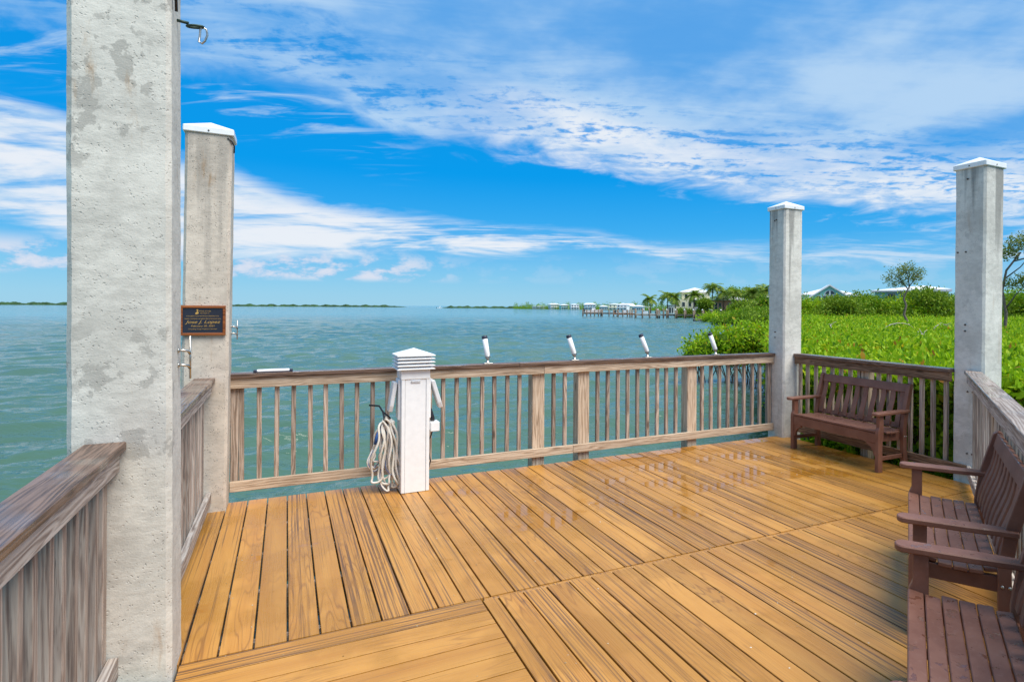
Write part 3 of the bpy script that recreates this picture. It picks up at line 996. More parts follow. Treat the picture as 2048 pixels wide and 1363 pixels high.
# ================================================================== plaque
pq = empty('dedication_plaque', (-0.583, 5.706, 1.405))
FY = -0.022
mb = MB()
PW, PH = 0.305, 0.235
for (a, b, c_, d_) in ((-PW / 2, PW / 2, PH - 0.020, PH), (-PW / 2, PW / 2, 0, 0.020)):
    MB().box(a, b, FY, 0.003, c_, d_, 0.003).build('frame_rail', plaque_wood, pq)
for (a, b) in ((-PW / 2, -PW / 2 + 0.020), (PW / 2 - 0.020, PW / 2)):
    MB().box(a, b, FY, 0.003, 0.0202, PH - 0.0202, 0.003).build('frame_stile', plaque_wood, pq)
MB().box(-PW / 2 + 0.0202, PW / 2 - 0.0202, FY + 0.008, 0.003, 0.0202, PH - 0.0202).build('plate', plate_m, pq)


def lettering(txt, x_, z_, size, parent, mat, y_, shear=0.0, align='CENTER', width=None, name='lettering', rotz=0.0):
    cu = bpy.data.curves.new('t', 'FONT')
    cu.body = txt
    cu.size = size
    cu.align_x = align
    cu.shear = shear
    cu.extrude = 0.0004
    o = bpy.data.objects.new('t', cu)
    C.objects.link(o)
    bpy.context.view_layer.update()
    dg = bpy.context.evaluated_depsgraph_get()
    me = bpy.data.meshes.new_from_object(o.evaluated_get(dg))
    bpy.data.objects.remove(o)
    xs = [v.co.x for v in me.vertices]
    if width and xs:
        s = width / (max(xs) - min(xs))
        me.transform(Matrix.Diagonal((s, 1, 1, 1)))
    me.transform(Matrix.Rotation(R(90), 4, 'X'))
    me.materials.clear()
    ob = cobj(name, me, mat, parent, (x_, y_, z_))
    ob.rotation_euler = (0, 0, rotz)
    return ob


ly = FY + 0.0072
lettering('andings of Largo', 0.012, 0.188, 0.0125, pq, brass, ly, 0.1)
lettering('Key Largo, FL', 0.012, 0.172, 0.011, pq, brass, ly, 0.1)
lettering('In recognition of your hard work and dedication to our', 0, 0.149, 0.0125, pq, brass, ly, width=0.215)
lettering('marina\'s construction, we dedicate this marina in your name,', 0, 0.128, 0.0125, pq, brass, ly, width=0.24)
lettering('Jose J. Lopez', 0, 0.095, 0.034, pq, brass, ly, 0.35, width=0.235)
lettering('February 20, 2021', 0, 0.068, 0.0185, pq, brass, ly, 0.2, width=0.155)
lettering('The Landings of Largo Homeowners Association', 0, 0.047, 0.011, pq, brass, ly, width=0.19)
pel = [(-0.048, 0.165), (-0.034, 0.168), (-0.026, 0.175), (-0.031, 0.182), (-0.033, 0.192), (-0.030, 0.200), (-0.036, 0.2045), (-0.044, 0.201), (-0.0435, 0.196), (-0.038, 0.196), (-0.040, 0.186), (-0.051, 0.176)]
MB().prism(pel, 'y', ly - 0.001, ly + 0.001).build('emblem', brass, pq)
tag(pq, 'wooden framed dark plaque with gold lettering on the left pile', 'plaque')

# ================================================================== power pedestal
pd = empty('dock_power_pedestal', (1.018, 5.64, 0.0))
bw, bd, bh = 0.121, 0.115, 1.045
mb = MB()
for sx_ in (-1, 1):
    a, b = sorted((sx_ * bw, sx_ * (bw - 0.030)))
    MB().box(a, b, -bd, bd, 0.002, bh, 0.004).build('side_post', white_pl, pd)
MB().box(-bw + 0.0322, bw - 0.0322, -bd + 0.004, bd - 0.004, 0.002, bh - 0.002, 0.002).build('front_panel', white_pl, pd)
MB().box(-bw - 0.004, bw + 0.004, -bd - 0.004, bd + 0.004, bh - 0.045, bh + 0.035, 0.004).build('collar', white_pl, pd)
zc = bh + 0.037
head = MB().box(-bw + 0.012, bw - 0.012, -bd + 0.012, bd - 0.012, zc - 0.004, zc + 0.135).build('light_head', white_pl2, pd)
for k in range(4):
    z0 = zc + 0.004 + k * 0.030
    sub = bmesh.new()
    q = []
    for (ex, zz) in ((0.040, z0), (0.042, z0 + 0.006), (0.002, z0 + 0.024), (-0.004, z0 + 0.020)):
        q.append([sub.verts.new((sx_ * (bw + ex), sy_ * (bd + ex), zz)) for sx_, sy_ in ((-1, -1), (1, -1), (1, 1), (-1, 1))])
    for a, b in zip(q, q[1:] + q[:1]):
        for j in range(4):
            sub.faces.new((a[j], a[(j + 1) % 4], b[(j + 1) % 4], b[j]))
    bmesh.ops.recalc_face_normals(sub, faces=sub.faces[:])
    mb = MB()
    mb.merge(sub)
    mb.build('louvre', white_pl, head)
mb = MB()
sub = bmesh.new()
zt = zc + 0.122
lo_ = [sub.verts.new((sx_ * (bw + 0.042), sy_ * (bd + 0.042), zt)) for sx_, sy_ in ((-1, -1), (1, -1), (1, 1), (-1, 1))]
mi_ = [sub.verts.new((sx_ * (bw + 0.042), sy_ * (bd + 0.042), zt + 0.010)) for sx_, sy_ in ((-1, -1), (1, -1), (1, 1), (-1, 1))]
ap = sub.verts.new((0, 0, zt + 0.066))
for j in range(4):
    sub.faces.new((lo_[j], lo_[(j + 1) % 4], mi_[(j + 1) % 4], mi_[j]))
    sub.faces.new((mi_[j], mi_[(j + 1) % 4], ap))
sub.faces.new(list(reversed(lo_)))
mb.merge(sub)
mb.build('roof', white_pl, pd)
npl = MB().box(-0.040, 0.040, -bd - 0.0042, -bd + 0.0035, bh - 0.075, bh - 0.055, 0.0015).build('name_plate', white_pl2, pd)
for zz_, hw_ in ((bh - 0.0625, 0.022), (bh - 0.068, 0.026)):
    MB().box(-hw_, hw_, -bd - 0.0048, -bd - 0.0043, zz_ - 0.0012, zz_ + 0.0012).build('print_line', line_grey, npl)
for s_ in (-1, 1):
    MB().lathe([(0.003, 0), (0.003, 0.001), (0, 0.0012)], seg=6, mat=Matrix.Translation((s_ * 0.034, -bd - 0.0042, bh - 0.065)) @ Matrix.Rotation(R(90), 4, 'X')).build('screw', bolt_m, npl)
# outlet boxes with hinged weather covers on both sides
for s_ in (-1, 1):
    bx = MB().box(*sorted((s_ * bw, s_ * (bw + 0.020))), -0.075, 0.075, 0.64, 1.0, 0.006).build('outlet_box', white_pl, pd)
    ang = R(9 if s_ < 0 else 17)
    cv = MB()
    prof = [(-0.062, 0.0), (0.062, 0.0), (0.062, -0.21), (0.045, -0.265), (-0.045, -0.265), (-0.062, -0.21)]
    cv.prism(prof, 'x', -0.018, 0.018, 0.006)
    c = cv.build('weather_cover', white_pl2, bx, (s_ * (bw + 0.040), 0, 0.975))
    c.rotation_euler = (0, -s_ * ang, 0)
# socket shelf with the plug and its cord
sh = MB().box(bw + 0.0215, bw + 0.10, -0.07, 0.05, 0.515, 0.60, 0.005).build('socket_shelf', white_pl, pd)
MB().box(bw, bw + 0.021, -0.04, 0.04, 0.53, 0.59).build('bracket', white_pl, pd)
mb = MB()
mb.tube([(bw + 0.05, -0.01, 0.60), (bw + 0.048, -0.01, 0.625), (bw + 0.044, -0.01, 0.665), (bw + 0.034, 0, 0.72), (bw + 0.026, 0, 0.82)], [0.018, 0.020, 0.013, 0.006, 0.006], 10)
mb.build('plug', black_pl, sh)
mb = MB()
mb.tube([(bw + 0.05, 0.0, 0.514), (bw + 0.045, 0.02, 0.47), (bw + 0.03, 0.05, 0.42), (bw + 0.03, 0.07, 0.30), (bw + 0.05, 0.07, 0.22), (bw + 0.03, 0.08, 0.14), (bw + 0.02, 0.09, 0.01)], 0.006, 8)
mb.build('power_cord', black_pl, sh)
tag(pd, 'white dock power pedestal with louvred top standing by the railing', 'pedestal')

# ================================================================== coiled dock line


def rope_mat():
    m, t = new_mat('cream_braided_rope')
    uv = t.n('ShaderNodeUVMap')
    u, v, _ = t.sep(uv.outputs[0])
    oi = t.n('ShaderNodeObjectInfo')
    braid = t.m('SINE', t.m('ADD', t.m('MULTIPLY', u, 37.7), t.m('MULTIPLY', v, 160.0)))
    braid2 = t.m('SINE', t.m('SUBTRACT', t.m('MULTIPLY', u, 37.7), t.m('MULTIPLY', v, 160.0)))
    geo = t.n('ShaderNodeNewGeometry')
    dirt = t.noise(geo.outputs['Position'], 11.0, 5, 0.6)
    col = t.mix(t.sstep(dirt, 0.35, 0.7), (0.84, 0.81, 0.75), (0.66, 0.59, 0.48))
    stripe = t.m('MULTIPLY', t.sstep(t.m('ABSOLUTE', t.m('SUBTRACT', t.m('FRACT', t.m('ADD', u, t.m('MULTIPLY', v, 0.035))), 0.5)), 0.10, 0.07), t.sstep(geo.outputs['Random Per Island'], 0.30, 0.34))
    col = t.mix(t.m('MULTIPLY', stripe, 0.85), col, (0.05, 0.10, 0.33))
    finish(t, Base_Color=col, Roughness=0.8, Normal=t.bump(t.m('MULTIPLY', braid, braid2), 0.5, 0.003), Specular_IOR_Level=0.2)
    return m


rope_m = rope_mat()
rp = empty('dock_line', (0.77, 5.66, 0.0))
rr = random.Random(21)
mb = MB()


def loop_pts(xc, wd, ztop, zbot, yc, ph, sway):
    pts = []
    N = 44
    for i in range(N):
        a = 2 * math.pi * i / N
        s = math.sin(a)
        c = math.cos(a)
        zz = zbot + (ztop - zbot) * (0.5 + 0.5 * c)
        f = (ztop - zz) / (ztop - zbot)
        half = wd * (0.28 + 0.72 * min(1, f * 1.3)) * (1 if abs(s) > 0 else 0)
        xx = xc + half * np.sign(s) * abs(s) ** 0.6 + sway * f + 0.012 * math.sin(5 * a + ph)
        yy = yc + 0.022 * math.sin(2 * a + ph) + 0.012 * math.sin(3 * a + 2 * ph)
        pts.append((xx, yy, zz))
    return pts


specs = [(-0.02, 0.055, 0.62, 0.10, -0.05), (0.00, 0.045, 0.63, 0.02, 0.02), (0.03, 0.050, 0.64, 0.14, 0.05), (-0.01, 0.075, 0.60, 0.19, -0.06),
         (0.05, 0.035, 0.64, 0.04, 0.04), (0.02, 0.060, 0.65, 0.08, -0.01), (0.06, 0.040, 0.62, 0.03, 0.06), (-0.03, 0.050, 0.58, 0.22, -0.05),
         (0.07, 0.030, 0.63, 0.06, 0.045), (0.01, 0.04, 0.66, 0.12, 0.0), (-0.04, 0.03, 0.52, 0.28, -0.02), (0.04, 0.06, 0.6, 0.016, 0.015)]
for i, (xc, wd, zt_, zb_, sw) in enumerate(specs):
    mb.tube(loop_pts(xc, wd, zt_, zb_, -0.03 + 0.016 * (i % 4) - 0.012, rr.uniform(0, 6), sw), 0.0095, 8, closed=True, uv=True)
mb.build('rope_coil', rope_m, rp)
mb = MB()
mb.tube([(-0.10, 0.20, 0.745), (-0.02, 0.16, 0.74), (0.0, 0.06, 0.70), (0.0, -0.03, 0.655), (0.02, -0.05, 0.62), (0.03, -0.01, 0.60)], 0.008, 8)
mb.tube([(0.0, 0.05, 0.70), (0.05, 0.02, 0.655), (0.075, -0.01, 0.61)], 0.007, 8)
mb.build('hanging_strap', black_pl, rp)
MB().tube([(-0.075, -0.045, 0.44), (-0.062, -0.05, 0.50), (-0.045, -0.045, 0.56)], [0.016, 0.017, 0.010], 10).build('blue_whipping', plain('blue_whipping_tape', (0.02, 0.09, 0.30), 0.6), rp)
tag(rp, 'cream and blue dock line coiled and hung beside the white pedestal', 'rope')

# ================================================================== things on the back rail


def rod_holder(x, tilt, lean, label):
    root = empty('rod_holder', (x, 6.005, Z_CAP1))
    M = Matrix.Rotation(R(lean), 4, 'X') @ Matrix.Rotation(R(-tilt), 4, 'Y')
    MB().box(-0.045, 0.045, -0.03, 0.03, 0.0, 0.009, 0.003).build('base_plate', steel, root)
    b = MB()
    b.lathe([(0.026, 0.0095), (0.022, 0.02), (0.012, 0.028), (0.011, 0.045)], seg=14)
    b.build('swivel', steel, root)
    k = MB().lathe([(0, -0.02), (0.014, -0.016), (0.020, 0.0), (0.014, 0.016), (0, 0.02)], seg=12, mat=Matrix.Translation((0.0, 0, 0.055)) @ Matrix.Rotation(R(90), 4, 'X')).build('clamp', steel, root)
    o = MB().lathe([(0.020, 0.0), (0.026, 0.012), (0.0265, 0.205), (0.0245, 0.206)], seg=18).build('tube', white_pl, root, (0, 0, 0.06))
    o.matrix_local = Matrix.Translation((0, 0, 0.058)) @ M
    MB().lathe([(0.0275, 0.196), (0.0285, 0.199), (0.0285, 0.225), (0.023, 0.228), (0.0205, 0.224), (0.0205, 0.207)], seg=18).build('rim', navy_pl, o)
    MB().lathe([(0.0275, 0.004), (0.0285, 0.006), (0.0285, 0.018), (0.0275, 0.02)], seg=18).build('collar', steel, o)
    tag(root, label, 'rod holder', 'rod holders along the back rail')
    return root


rod_holder(1.815, 7, -8, 'nearly upright white rod holder, nearest the pedestal')
rod_holder(2.785, 16, -8, 'leaning white rod holder, second from the pedestal')
rod_holder(3.715, 20, -8, 'leaning white rod holder, third from the pedestal')
rod_holder(4.700, 18, -8, 'leaning white rod holder in front of the green mangrove bush')

lt = empty('light_bar', (-0.098, 5.995, Z_CAP1))
MB().box(-0.125, 0.125, -0.030, 0.030, 0.006, 0.026, 0.006).build('diffuser', white_pl, lt)
for s_ in (-1, 1):
    MB().box(*sorted((s_ * 0.1253, s_ * 0.150)), -0.032, 0.032, 0.0, 0.024, 0.004).build('end_cap', navy_pl, lt)
MB().box(-0.125, 0.125, -0.026, 0.026, 0.0, 0.0058).build('base', navy_pl, lt)
tag(lt, 'flat white light bar with dark ends lying on the rail', 'light')

# ================================================================== benches


def make_bench():
    root = empty('garden_bench', (0, 0, 0))
    HW = 0.598                       # outer face of the legs
    LT = 0.042
    # front legs: a plank with a notch cut below the arm
    prof = [(0.0, 0.0), (0.072, 0.0), (0.072, 0.30), (0.088, 0.37), (0.088, 0.575), (0.020, 0.575), (0.020, 0.45), (0.004, 0.415), (0.0, 0.39)]
    rear = [(0.425, 0.0), (0.497, 0.0), (0.474, 0.20), (0.470, 0.40), (0.500, 0.58), (0.578, 0.850), (0.570, 0.868), (0.548, 0.872), (0.520, 0.855), (0.440, 0.60), (0.410, 0.42), (0.412, 0.22)]
    for s_ in (-1, 1):
        a, b = sorted((s_ * HW, s_ * (HW - LT)))
        MB().prism(prof, 'x', a, b, 0.003).build('leg', bench_m, root)
        MB().prism(rear, 'x', a, b, 0.003).build('rear_leg', bench_m, root)
        # arm with a rounded tip
        xc = s_ * (HW - 0.012)
        pts = []
        w_ = 0.046
        for k in range(9):
            th = math.pi + math.pi * k / 8
            pts.append((xc + w_ * math.cos(th), -0.02 + 0.040 * math.sin(th)))
        pts += [(xc + w_, 0.26), (xc + w_ - 0.012, 0.50), (xc - w_ + 0.012, 0.50), (xc - w_, 0.26)]
        MB().prism(pts, 'z', 0.5755, 0.604, 0.005).build('arm', bench_m, root)
        # side apron and low stretcher
        a, b = sorted((s_ * (HW - LT - 0.001), s_ * (HW - LT - 0.031)))
        MB().prism([(0.020, 0.300), (0.44, 0.285), (0.44, 0.362), (0.24, 0.358), (0.10, 0.375), (0.020, 0.385)], 'x', a, b, 0.002).build('side_apron', bench_m, root)
        a, b = sorted((s_ * (HW - 0.010), s_ * (HW - 0.034)))
        MB().box(a, b, 0.0735, 0.4105, 0.115, 0.155, 0.003).build('stretcher', bench_m, root)
        # curved bracket under the front apron
        xi = s_ * (HW - LT - 0.001)
        cp = [(xi, 0.290), (xi - s_ * 0.115, 0.290), (xi - s_ * 0.105, 0.270), (xi - s_ * 0.062, 0.250), (xi - s_ * 0.032, 0.215), (xi - s_ * 0.018, 0.165), (xi, 0.160)]
        MB().prism(cp, 'y', 0.012, 0.040).build('bracket', bench_m, root)
    MB().box(-HW + LT + 0.001, HW - LT - 0.001, 0.006, 0.034, 0.2915, 0.392, 0.003).build('front_apron', bench_m, root)
    # seat: six slats in a shallow dish
    ys = [0.036 + 0.071 * k for k in range(6)]
    zs = [0.404, 0.394, 0.387, 0.383, 0.383, 0.388]
    tl = [-9, -7, -4, -1.5, 1.5, 4]
    for k in range(6):
        M = Matrix.Translation((0, ys[k] - 0.004, zs[k])) @ Matrix.Rotation(R(tl[k]), 4, 'X')
        hw = HW - LT - 0.002 if k not in (2, 3, 4) else HW - 0.004
        if k == 0:
            hw = HW - LT - 0.002
        MB().box(-hw, hw, -0.033, 0.033, -0.011, 0.011, 0.004, mat=M).build('seat_slat', bench_m, root)
    # back: crest rail, lower rail and contoured uprights
    def back_pt(z):      # centre line of the back
        return 0.430 + max(0.0, z - 0.40) * 0.285
    M = Matrix.Translation((0, back_pt(0.815) - 0.004, 0.815)) @ Matrix.Rotation(R(-16), 4, 'X')
    MB().box(-HW + LT + 0.001, HW - LT - 0.001, -0.016, 0.016, -0.046, 0.046, 0.004, mat=M).build('crest_rail', bench_m, root)
    M = Matrix.Translation((0, back_pt(0.445) + 0.010, 0.430)) @ Matrix.Rotation(R(-14), 4, 'X')
    MB().box(-HW + LT + 0.001, HW - LT - 0.001, -0.014, 0.014, -0.028, 0.028, 0.004, mat=M).build('back_rail', bench_m, root)
    n = 10
    zz = np.linspace(0.425, 0.785, 7)
    prof = []
    f_ = [(back_pt(q) - 0.010 - 0.008 * math.sin((q - 0.425) / 0.36 * 2 * math.pi) - 0.006, q) for q in zz]
    b_ = [(p + 0.017, q) for p, q in f_]
    prof = f_ + list(reversed(b_))
    me = MB().prism(prof, 'x', -0.030, 0.030, 0.003).mesh('back_slat')
    me.materials.append(bench_m)
    for k in range(n):
        xk = (-HW + LT + 0.045) + (2 * (HW - LT - 0.045)) * k / (n - 1)
        cobj('back_slat', me, None, root, (xk, 0, 0))
    return root


bench = make_bench()
tag(bench, 'brown slatted bench against the far railing, facing left', 'bench', 'brown garden benches on the deck')
bench.location = (5.275, 4.725, 0)
bench.rotation_euler = (0, 0, R(-90))
bench.scale = (1, 0.93, 1)
angb = math.atan2(R2D.y, R2D.x)
nin = -R2N


def bench_at(tip_mid, label):
    b = copy_tree(bench)
    b.location = (tip_mid[0] - nin.x * 0.055, tip_mid[1] - nin.y * 0.055, 0)
    b.rotation_euler = (0, 0, angb)
    b['label'] = label
    return b


b2 = bench_at((3.247, 2.40), 'middle brown slatted bench of the three, by the slanting railing')
b3 = bench_at((1.960, 1.475), 'nearest brown slatted bench, cut off by the lower right corner')
# bolts on the rear leg of the middle and nearest bench
for b in (bench, b2, b3):
    for yy in (0.43, 0.462):
        for s_ in (-1, 1):
            MB().lathe([(0.008, 0), (0.008, 0.003), (0, 0.0045)], seg=8, mat=Matrix.Translation((s_ * 0.598, yy, 0.33)) @ Matrix.Rotation(R(90) * s_, 4, 'Y')).build('bolt', steel, b)


# ================================================================== vegetation
def leaf_arrays(P, D, L, W, rg, fine=False):
    n = len(P)
    rv = rg.normal(size=(n, 3))
    S = np.cross(D, rv)
    S /= np.linalg.norm(S, axis=1, keepdims=True) + 1e-9
    N = np.cross(S, D)
    L = L[:, None]
    W = W[:, None]
    if fine:
        cur = N * L * 0.12
        v = np.stack([P, P + D * L * .30 + S * W * .42, P + D * L * .68 + S * W * .46 - cur * .4, P + D * L - cur,
                      P + D * L * .68 - S * W * .46 - cur * .4, P + D * L * .30 - S * W * .42], axis=1).reshape(-1, 3)
        base = np.arange(n)[:, None] * 6
        tri = np.array([[0, 1, 5], [1, 2, 5], [2, 4, 5], [2, 3, 4]])
        f = (base[:, None, :] + tri[None]).reshape(-1, 3)
    else:
        v = np.stack([P, P + D * L * .5 + S * W * .5, P + D * L - N * L * .1, P + D * L * .5 - S * W * .5], axis=1).reshape(-1, 3)
        base = np.arange(n)[:, None] * 4
        tri = np.array([[0, 1, 2], [0, 2, 3]])
        f = (base[:, None, :] + tri[None]).reshape(-1, 3)
    return v, f


def mesh_np(name, v, f, mat):
    me = bpy.data.meshes.new(name)
    me.vertices.add(len(v))
    me.vertices.foreach_set('co', np.ascontiguousarray(v, dtype=np.float32).ravel())
    me.loops.add(len(f) * 3)
    me.loops.foreach_set('vertex_index', np.ascontiguousarray(f, dtype=np.int32).ravel())
    me.polygons.add(len(f))
    me.polygons.foreach_set('loop_start', np.arange(0, len(f) * 3, 3, dtype=np.int32))
    me.update(calc_edges=True)
    me.materials.append(mat)
    return me


def join_np(parts):
    vs, fs, k = [], [], 0
    for v, f in parts:
        vs.append(v)
        fs.append(f + k)
        k += len(v)
    return np.concatenate(vs), np.concatenate(fs)


def clusters(Cn, rg, per, Ls, spread=0.5, up=(15, 70), fine=False):
    """rosettes of leaves at the given centres (Cn: n x 3, Ls: n leaf lengths)"""
    n = len(Cn)
    P = np.repeat(Cn, per, axis=0)
    L = np.repeat(Ls, per) * rg.uniform(.75, 1.2, n * per)
    a = rg.uniform(0, 2 * np.pi, n * per)
    e = np.radians(rg.uniform(up[0], up[1], n * per))
    D = np.stack([np.cos(a) * np.cos(e), np.sin(a) * np.cos(e), np.sin(e)], axis=1)
    P = P + rg.normal(size=P.shape) * L[:, None] * spread
    return leaf_arrays(P, D, L, L * rg.uniform(.38, .52, n * per), rg, fine)


SHORE = [(6.25, 6.35), (9.5, 10.2), (13.2, 14.3), (17, 18), (30, 31.5), (45, 49), (56, 62), (64, 72), (75, 92), (98, 122), (135, 160), (260, 260), (260, -60), (6.0, -60)]


def inside(poly, x, y):
    x = np.asarray(x); y = np.asarray(y)
    c = np.zeros(x.shape, bool)
    j = len(poly) - 1
    for i in range(len(poly)):
        xi, yi = poly[i]
        xj, yj = poly[j]
        cond = ((yi > y) != (yj > y)) & (x < (xj - xi) * (y - yi) / (yj - yi + 1e-12) + xi)
        c ^= cond
        j = i
    return c


def field_ok(x, y):
    ok = inside(SHORE, x, y)
    out = (x - R2A.x) * R2N.x + (y - R2A.y) * R2N.y > 0.42
    return ok & (out | (y > P4Y)) & (x > 6.22 - 0 * x)


def canopy_z(x, y):
    return (0.80 + 0.10 * np.sin(x * .9 + 1.3 * np.sin(y * .7)) * np.sin(y * 1.1 + .6) + 0.07 * np.sin(x * 2.3 + y * 1.7)
            + 0.05 * np.sin(x * .21 - y * .13))


rg = np.random.default_rng(11)
# ground under the mangroves: one low muddy flat, joined to the land behind
gpoly = [(x_ + 0.35, y_ - 0.35) for x_, y_ in SHORE[:-2]] + [(900, 700), (900, -400), (6.35, -400)]
gp = [(x_, y_) for x_, y_ in gpoly]
land = MB().prism(gp, 'z', -1.6, -0.93).build('marsh_ground', mud_m)
tag(land, kind='structure')

N = 76000
az_ = np.radians(rg.uniform(40.5, 68, N))
r_ = np.exp(rg.uniform(np.log(7.2), np.log(74), N))
X, Y = r_ * np.sin(az_), r_ * np.cos(az_)
ok = field_ok(X, Y)
X, Y, r_ = X[ok], Y[ok], r_[ok]
Zc = canopy_z(X, Y) - np.abs(rg.normal(size=len(X))) * 0.10 * np.minimum(1.6, r_ / 12)
Ls = 0.086 * np.maximum(1.0, r_ / 15.0) ** 0.55
near = r_ < 15
parts = []
cn = np.stack([X, Y, Zc], axis=1)
parts.append(clusters(cn[near], rg, 9, Ls[near], 0.75, (5, 85), fine=True))
parts.append(clusters(cn[~near], rg, 5, Ls[~near], 0.8, (5, 75)))
# edge of the thicket seen through and over the right-hand railing
M_ = 4600
ex = 6.28 + np.abs(rg.normal(size=M_)) * 0.55
ey = rg.uniform(1.2, 6.25, M_)
ez = rg.uniform(-0.85, 0.80, M_)
k = field_ok(ex, ey)
parts.append(clusters(np.stack([ex, ey, ez], axis=1)[k], rg, 6, np.full(k.sum(), 0.115), 0.7, (-25, 80), fine=True))
# same along the water's edge
sp = np.array(SHORE[:6])
seg = rg.integers(0, 5, 5200)
fr = rg.uniform(0, 1, 5200) ** 1.0
ep = sp[seg] + (sp[seg + 1] - sp[seg]) * fr[:, None]
ep = ep + np.abs(rg.normal(size=(5200, 1))) * np.array([[0.5, -0.5]]) * (0.5 + np.linalg.norm(ep, axis=1, keepdims=True) / 30)
er = np.linalg.norm(ep, axis=1)
ez = rg.uniform(-0.62, 0.85, 5200)
k = field_ok(ep[:, 0], ep[:, 1])
parts.append(clusters(np.stack([ep[:, 0], ep[:, 1], ez], axis=1)[k], rg, 5, (0.11 * np.maximum(1, er / 15) ** 0.72)[k], 0.8, (-10, 75)))
v, f = join_np(parts)
fld = cobj('mangrove_thicket', mesh_np('mangrove_thicket', v, f, leaf_bright))
tag(fld, 'wide waist-high thicket of bright green mangrove leaves right of the deck', 'thicket', kind='stuff')

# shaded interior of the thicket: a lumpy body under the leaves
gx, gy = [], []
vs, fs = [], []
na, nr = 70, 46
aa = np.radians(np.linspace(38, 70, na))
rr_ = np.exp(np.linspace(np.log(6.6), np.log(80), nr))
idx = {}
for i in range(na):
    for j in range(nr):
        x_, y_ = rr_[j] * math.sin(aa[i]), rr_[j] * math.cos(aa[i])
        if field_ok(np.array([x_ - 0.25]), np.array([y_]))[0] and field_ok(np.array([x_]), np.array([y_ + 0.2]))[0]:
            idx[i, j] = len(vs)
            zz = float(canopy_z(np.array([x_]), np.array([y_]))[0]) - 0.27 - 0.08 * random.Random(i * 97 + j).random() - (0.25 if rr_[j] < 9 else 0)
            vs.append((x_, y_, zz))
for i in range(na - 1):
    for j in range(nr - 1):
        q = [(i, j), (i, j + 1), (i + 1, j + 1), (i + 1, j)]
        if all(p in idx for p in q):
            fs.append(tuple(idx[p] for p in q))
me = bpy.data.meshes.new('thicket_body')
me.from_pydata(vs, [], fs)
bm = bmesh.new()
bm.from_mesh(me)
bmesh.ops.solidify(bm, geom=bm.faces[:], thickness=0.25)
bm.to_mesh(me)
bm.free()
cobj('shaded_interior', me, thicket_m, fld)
# stems and prop roots of the thicket edge
mb = MB()
r5 = random.Random(5)
for _ in range(150):
    x_, y_ = 6.35 + abs(r5.gauss(0, .5)), r5.uniform(1.4, 6.2)
    if not field_ok(np.array([x_]), np.array([y_]))[0]: continue
    dx__, dy__ = r5.uniform(-.25, .25), r5.uniform(-.25, .25)
    mb.tube([(x_ + dx__, y_ + dy__, -1.0), (x_ + dx__ * .3, y_ + dy__ * .2, -.4), (x_, y_, .1), (x_ - dx__ * .3, y_ - dy__ * .5, .6)], [.016, .013, .011, .006], 5)
for _ in range(70):
    k_ = r5.randrange(0, 4)
    fr = r5.random()
    a, b = SHORE[k_], SHORE[k_ + 1]
    x_, y_ = a[0] + (b[0] - a[0]) * fr + r5.uniform(.1, .6), a[1] + (b[1] - a[1]) * fr - r5.uniform(0, .5)
    mb.tube([(x_ - r5.uniform(.1, .5), y_ + r5.uniform(.0, .4), -1.15), (x_ - .1, y_ + .1, -.7), (x_, y_, -.2)], [.014, .014, .012], 5)
st = mb.build('stems', bark, fld)
st['kind'] = 'stuff'

# dry branches lying in the thicket
drb = [((14.2, 9.9), 0.75, 20, 'forked bleached branch lying in the thicket, nearest the far corner pile'),
       ((19.5, 14.4), 1.5, -10, 'arched bleached branch lying in the middle of the thicket'),
       ((10.4, 7.1), 0.55, 35, 'pale dry branch among the near leaves above the bench'),
       ((17.6, 15.8), 1.0, 50, 'grey bleached branch lying left of the others in the thicket'),
       ((21.6, 14.2), 1.1, 5, 'thin dry branch lying below the lone tree')]
for (xy, ln, ang, lab) in drb:
    rr3 = random.Random(int(ln * 100))
    root = empty('dead_branch', (xy[0], xy[1], 0.80), R(ang))
    m1 = MB()
    pts = [(-ln / 2 + ln * t, 0.05 * ln * math.sin(t * 7), 0.10 + 0.16 * ln * math.sin(t * math.pi)) for t in np.linspace(0, 1, 8)]
    m1.tube(pts, [0.020 - 0.0015 * i for i in range(8)], 6)
    m1.build('limb', bark_pale, root)
    for q in range(4):
        p = pts[2 + q]
        e = (p[0] + rr3.uniform(-.2, .3) * ln, p[1] + rr3.uniform(-.2, .2), p[2] + rr3.uniform(-.12, .16))
        MB().tube([p, ((p[0] + e[0]) / 2, (p[1] + e[1]) / 2 + .02, (p[2] + e[2]) / 2 + .02), e], [.011, .008, .004], 5).build('twig', bark_pale, root)
    tag(root, lab, 'branch', 'dead branches in the thicket')


def crown_leaves(blobs, n, ls, rg, up=(-30, 80), fine=False, shell=0.5):
    """leaf rosettes spread through a set of ellipsoids (x,y,z,rx,ry,rz)"""
    wts = np.array([b[3] * b[4] * b[5] for b in blobs]) ** 0.75
    pick = rg.choice(len(blobs), n, p=wts / wts.sum())
    B = np.array(blobs)[pick]
    d = rg.normal(size=(n, 3))
    d /= np.linalg.norm(d, axis=1, keepdims=True)
    rad = rg.uniform(shell ** 3, 1.0, n) ** (1 / 3) * (1 + 0.12 * rg.normal(size=n))
    P = B[:, :3] + d * B[:, 3:] * rad[:, None]
    return clusters(P, rg, 5, np.full(n, ls) * rg.uniform(.8, 1.25, n), 0.8, up, fine)


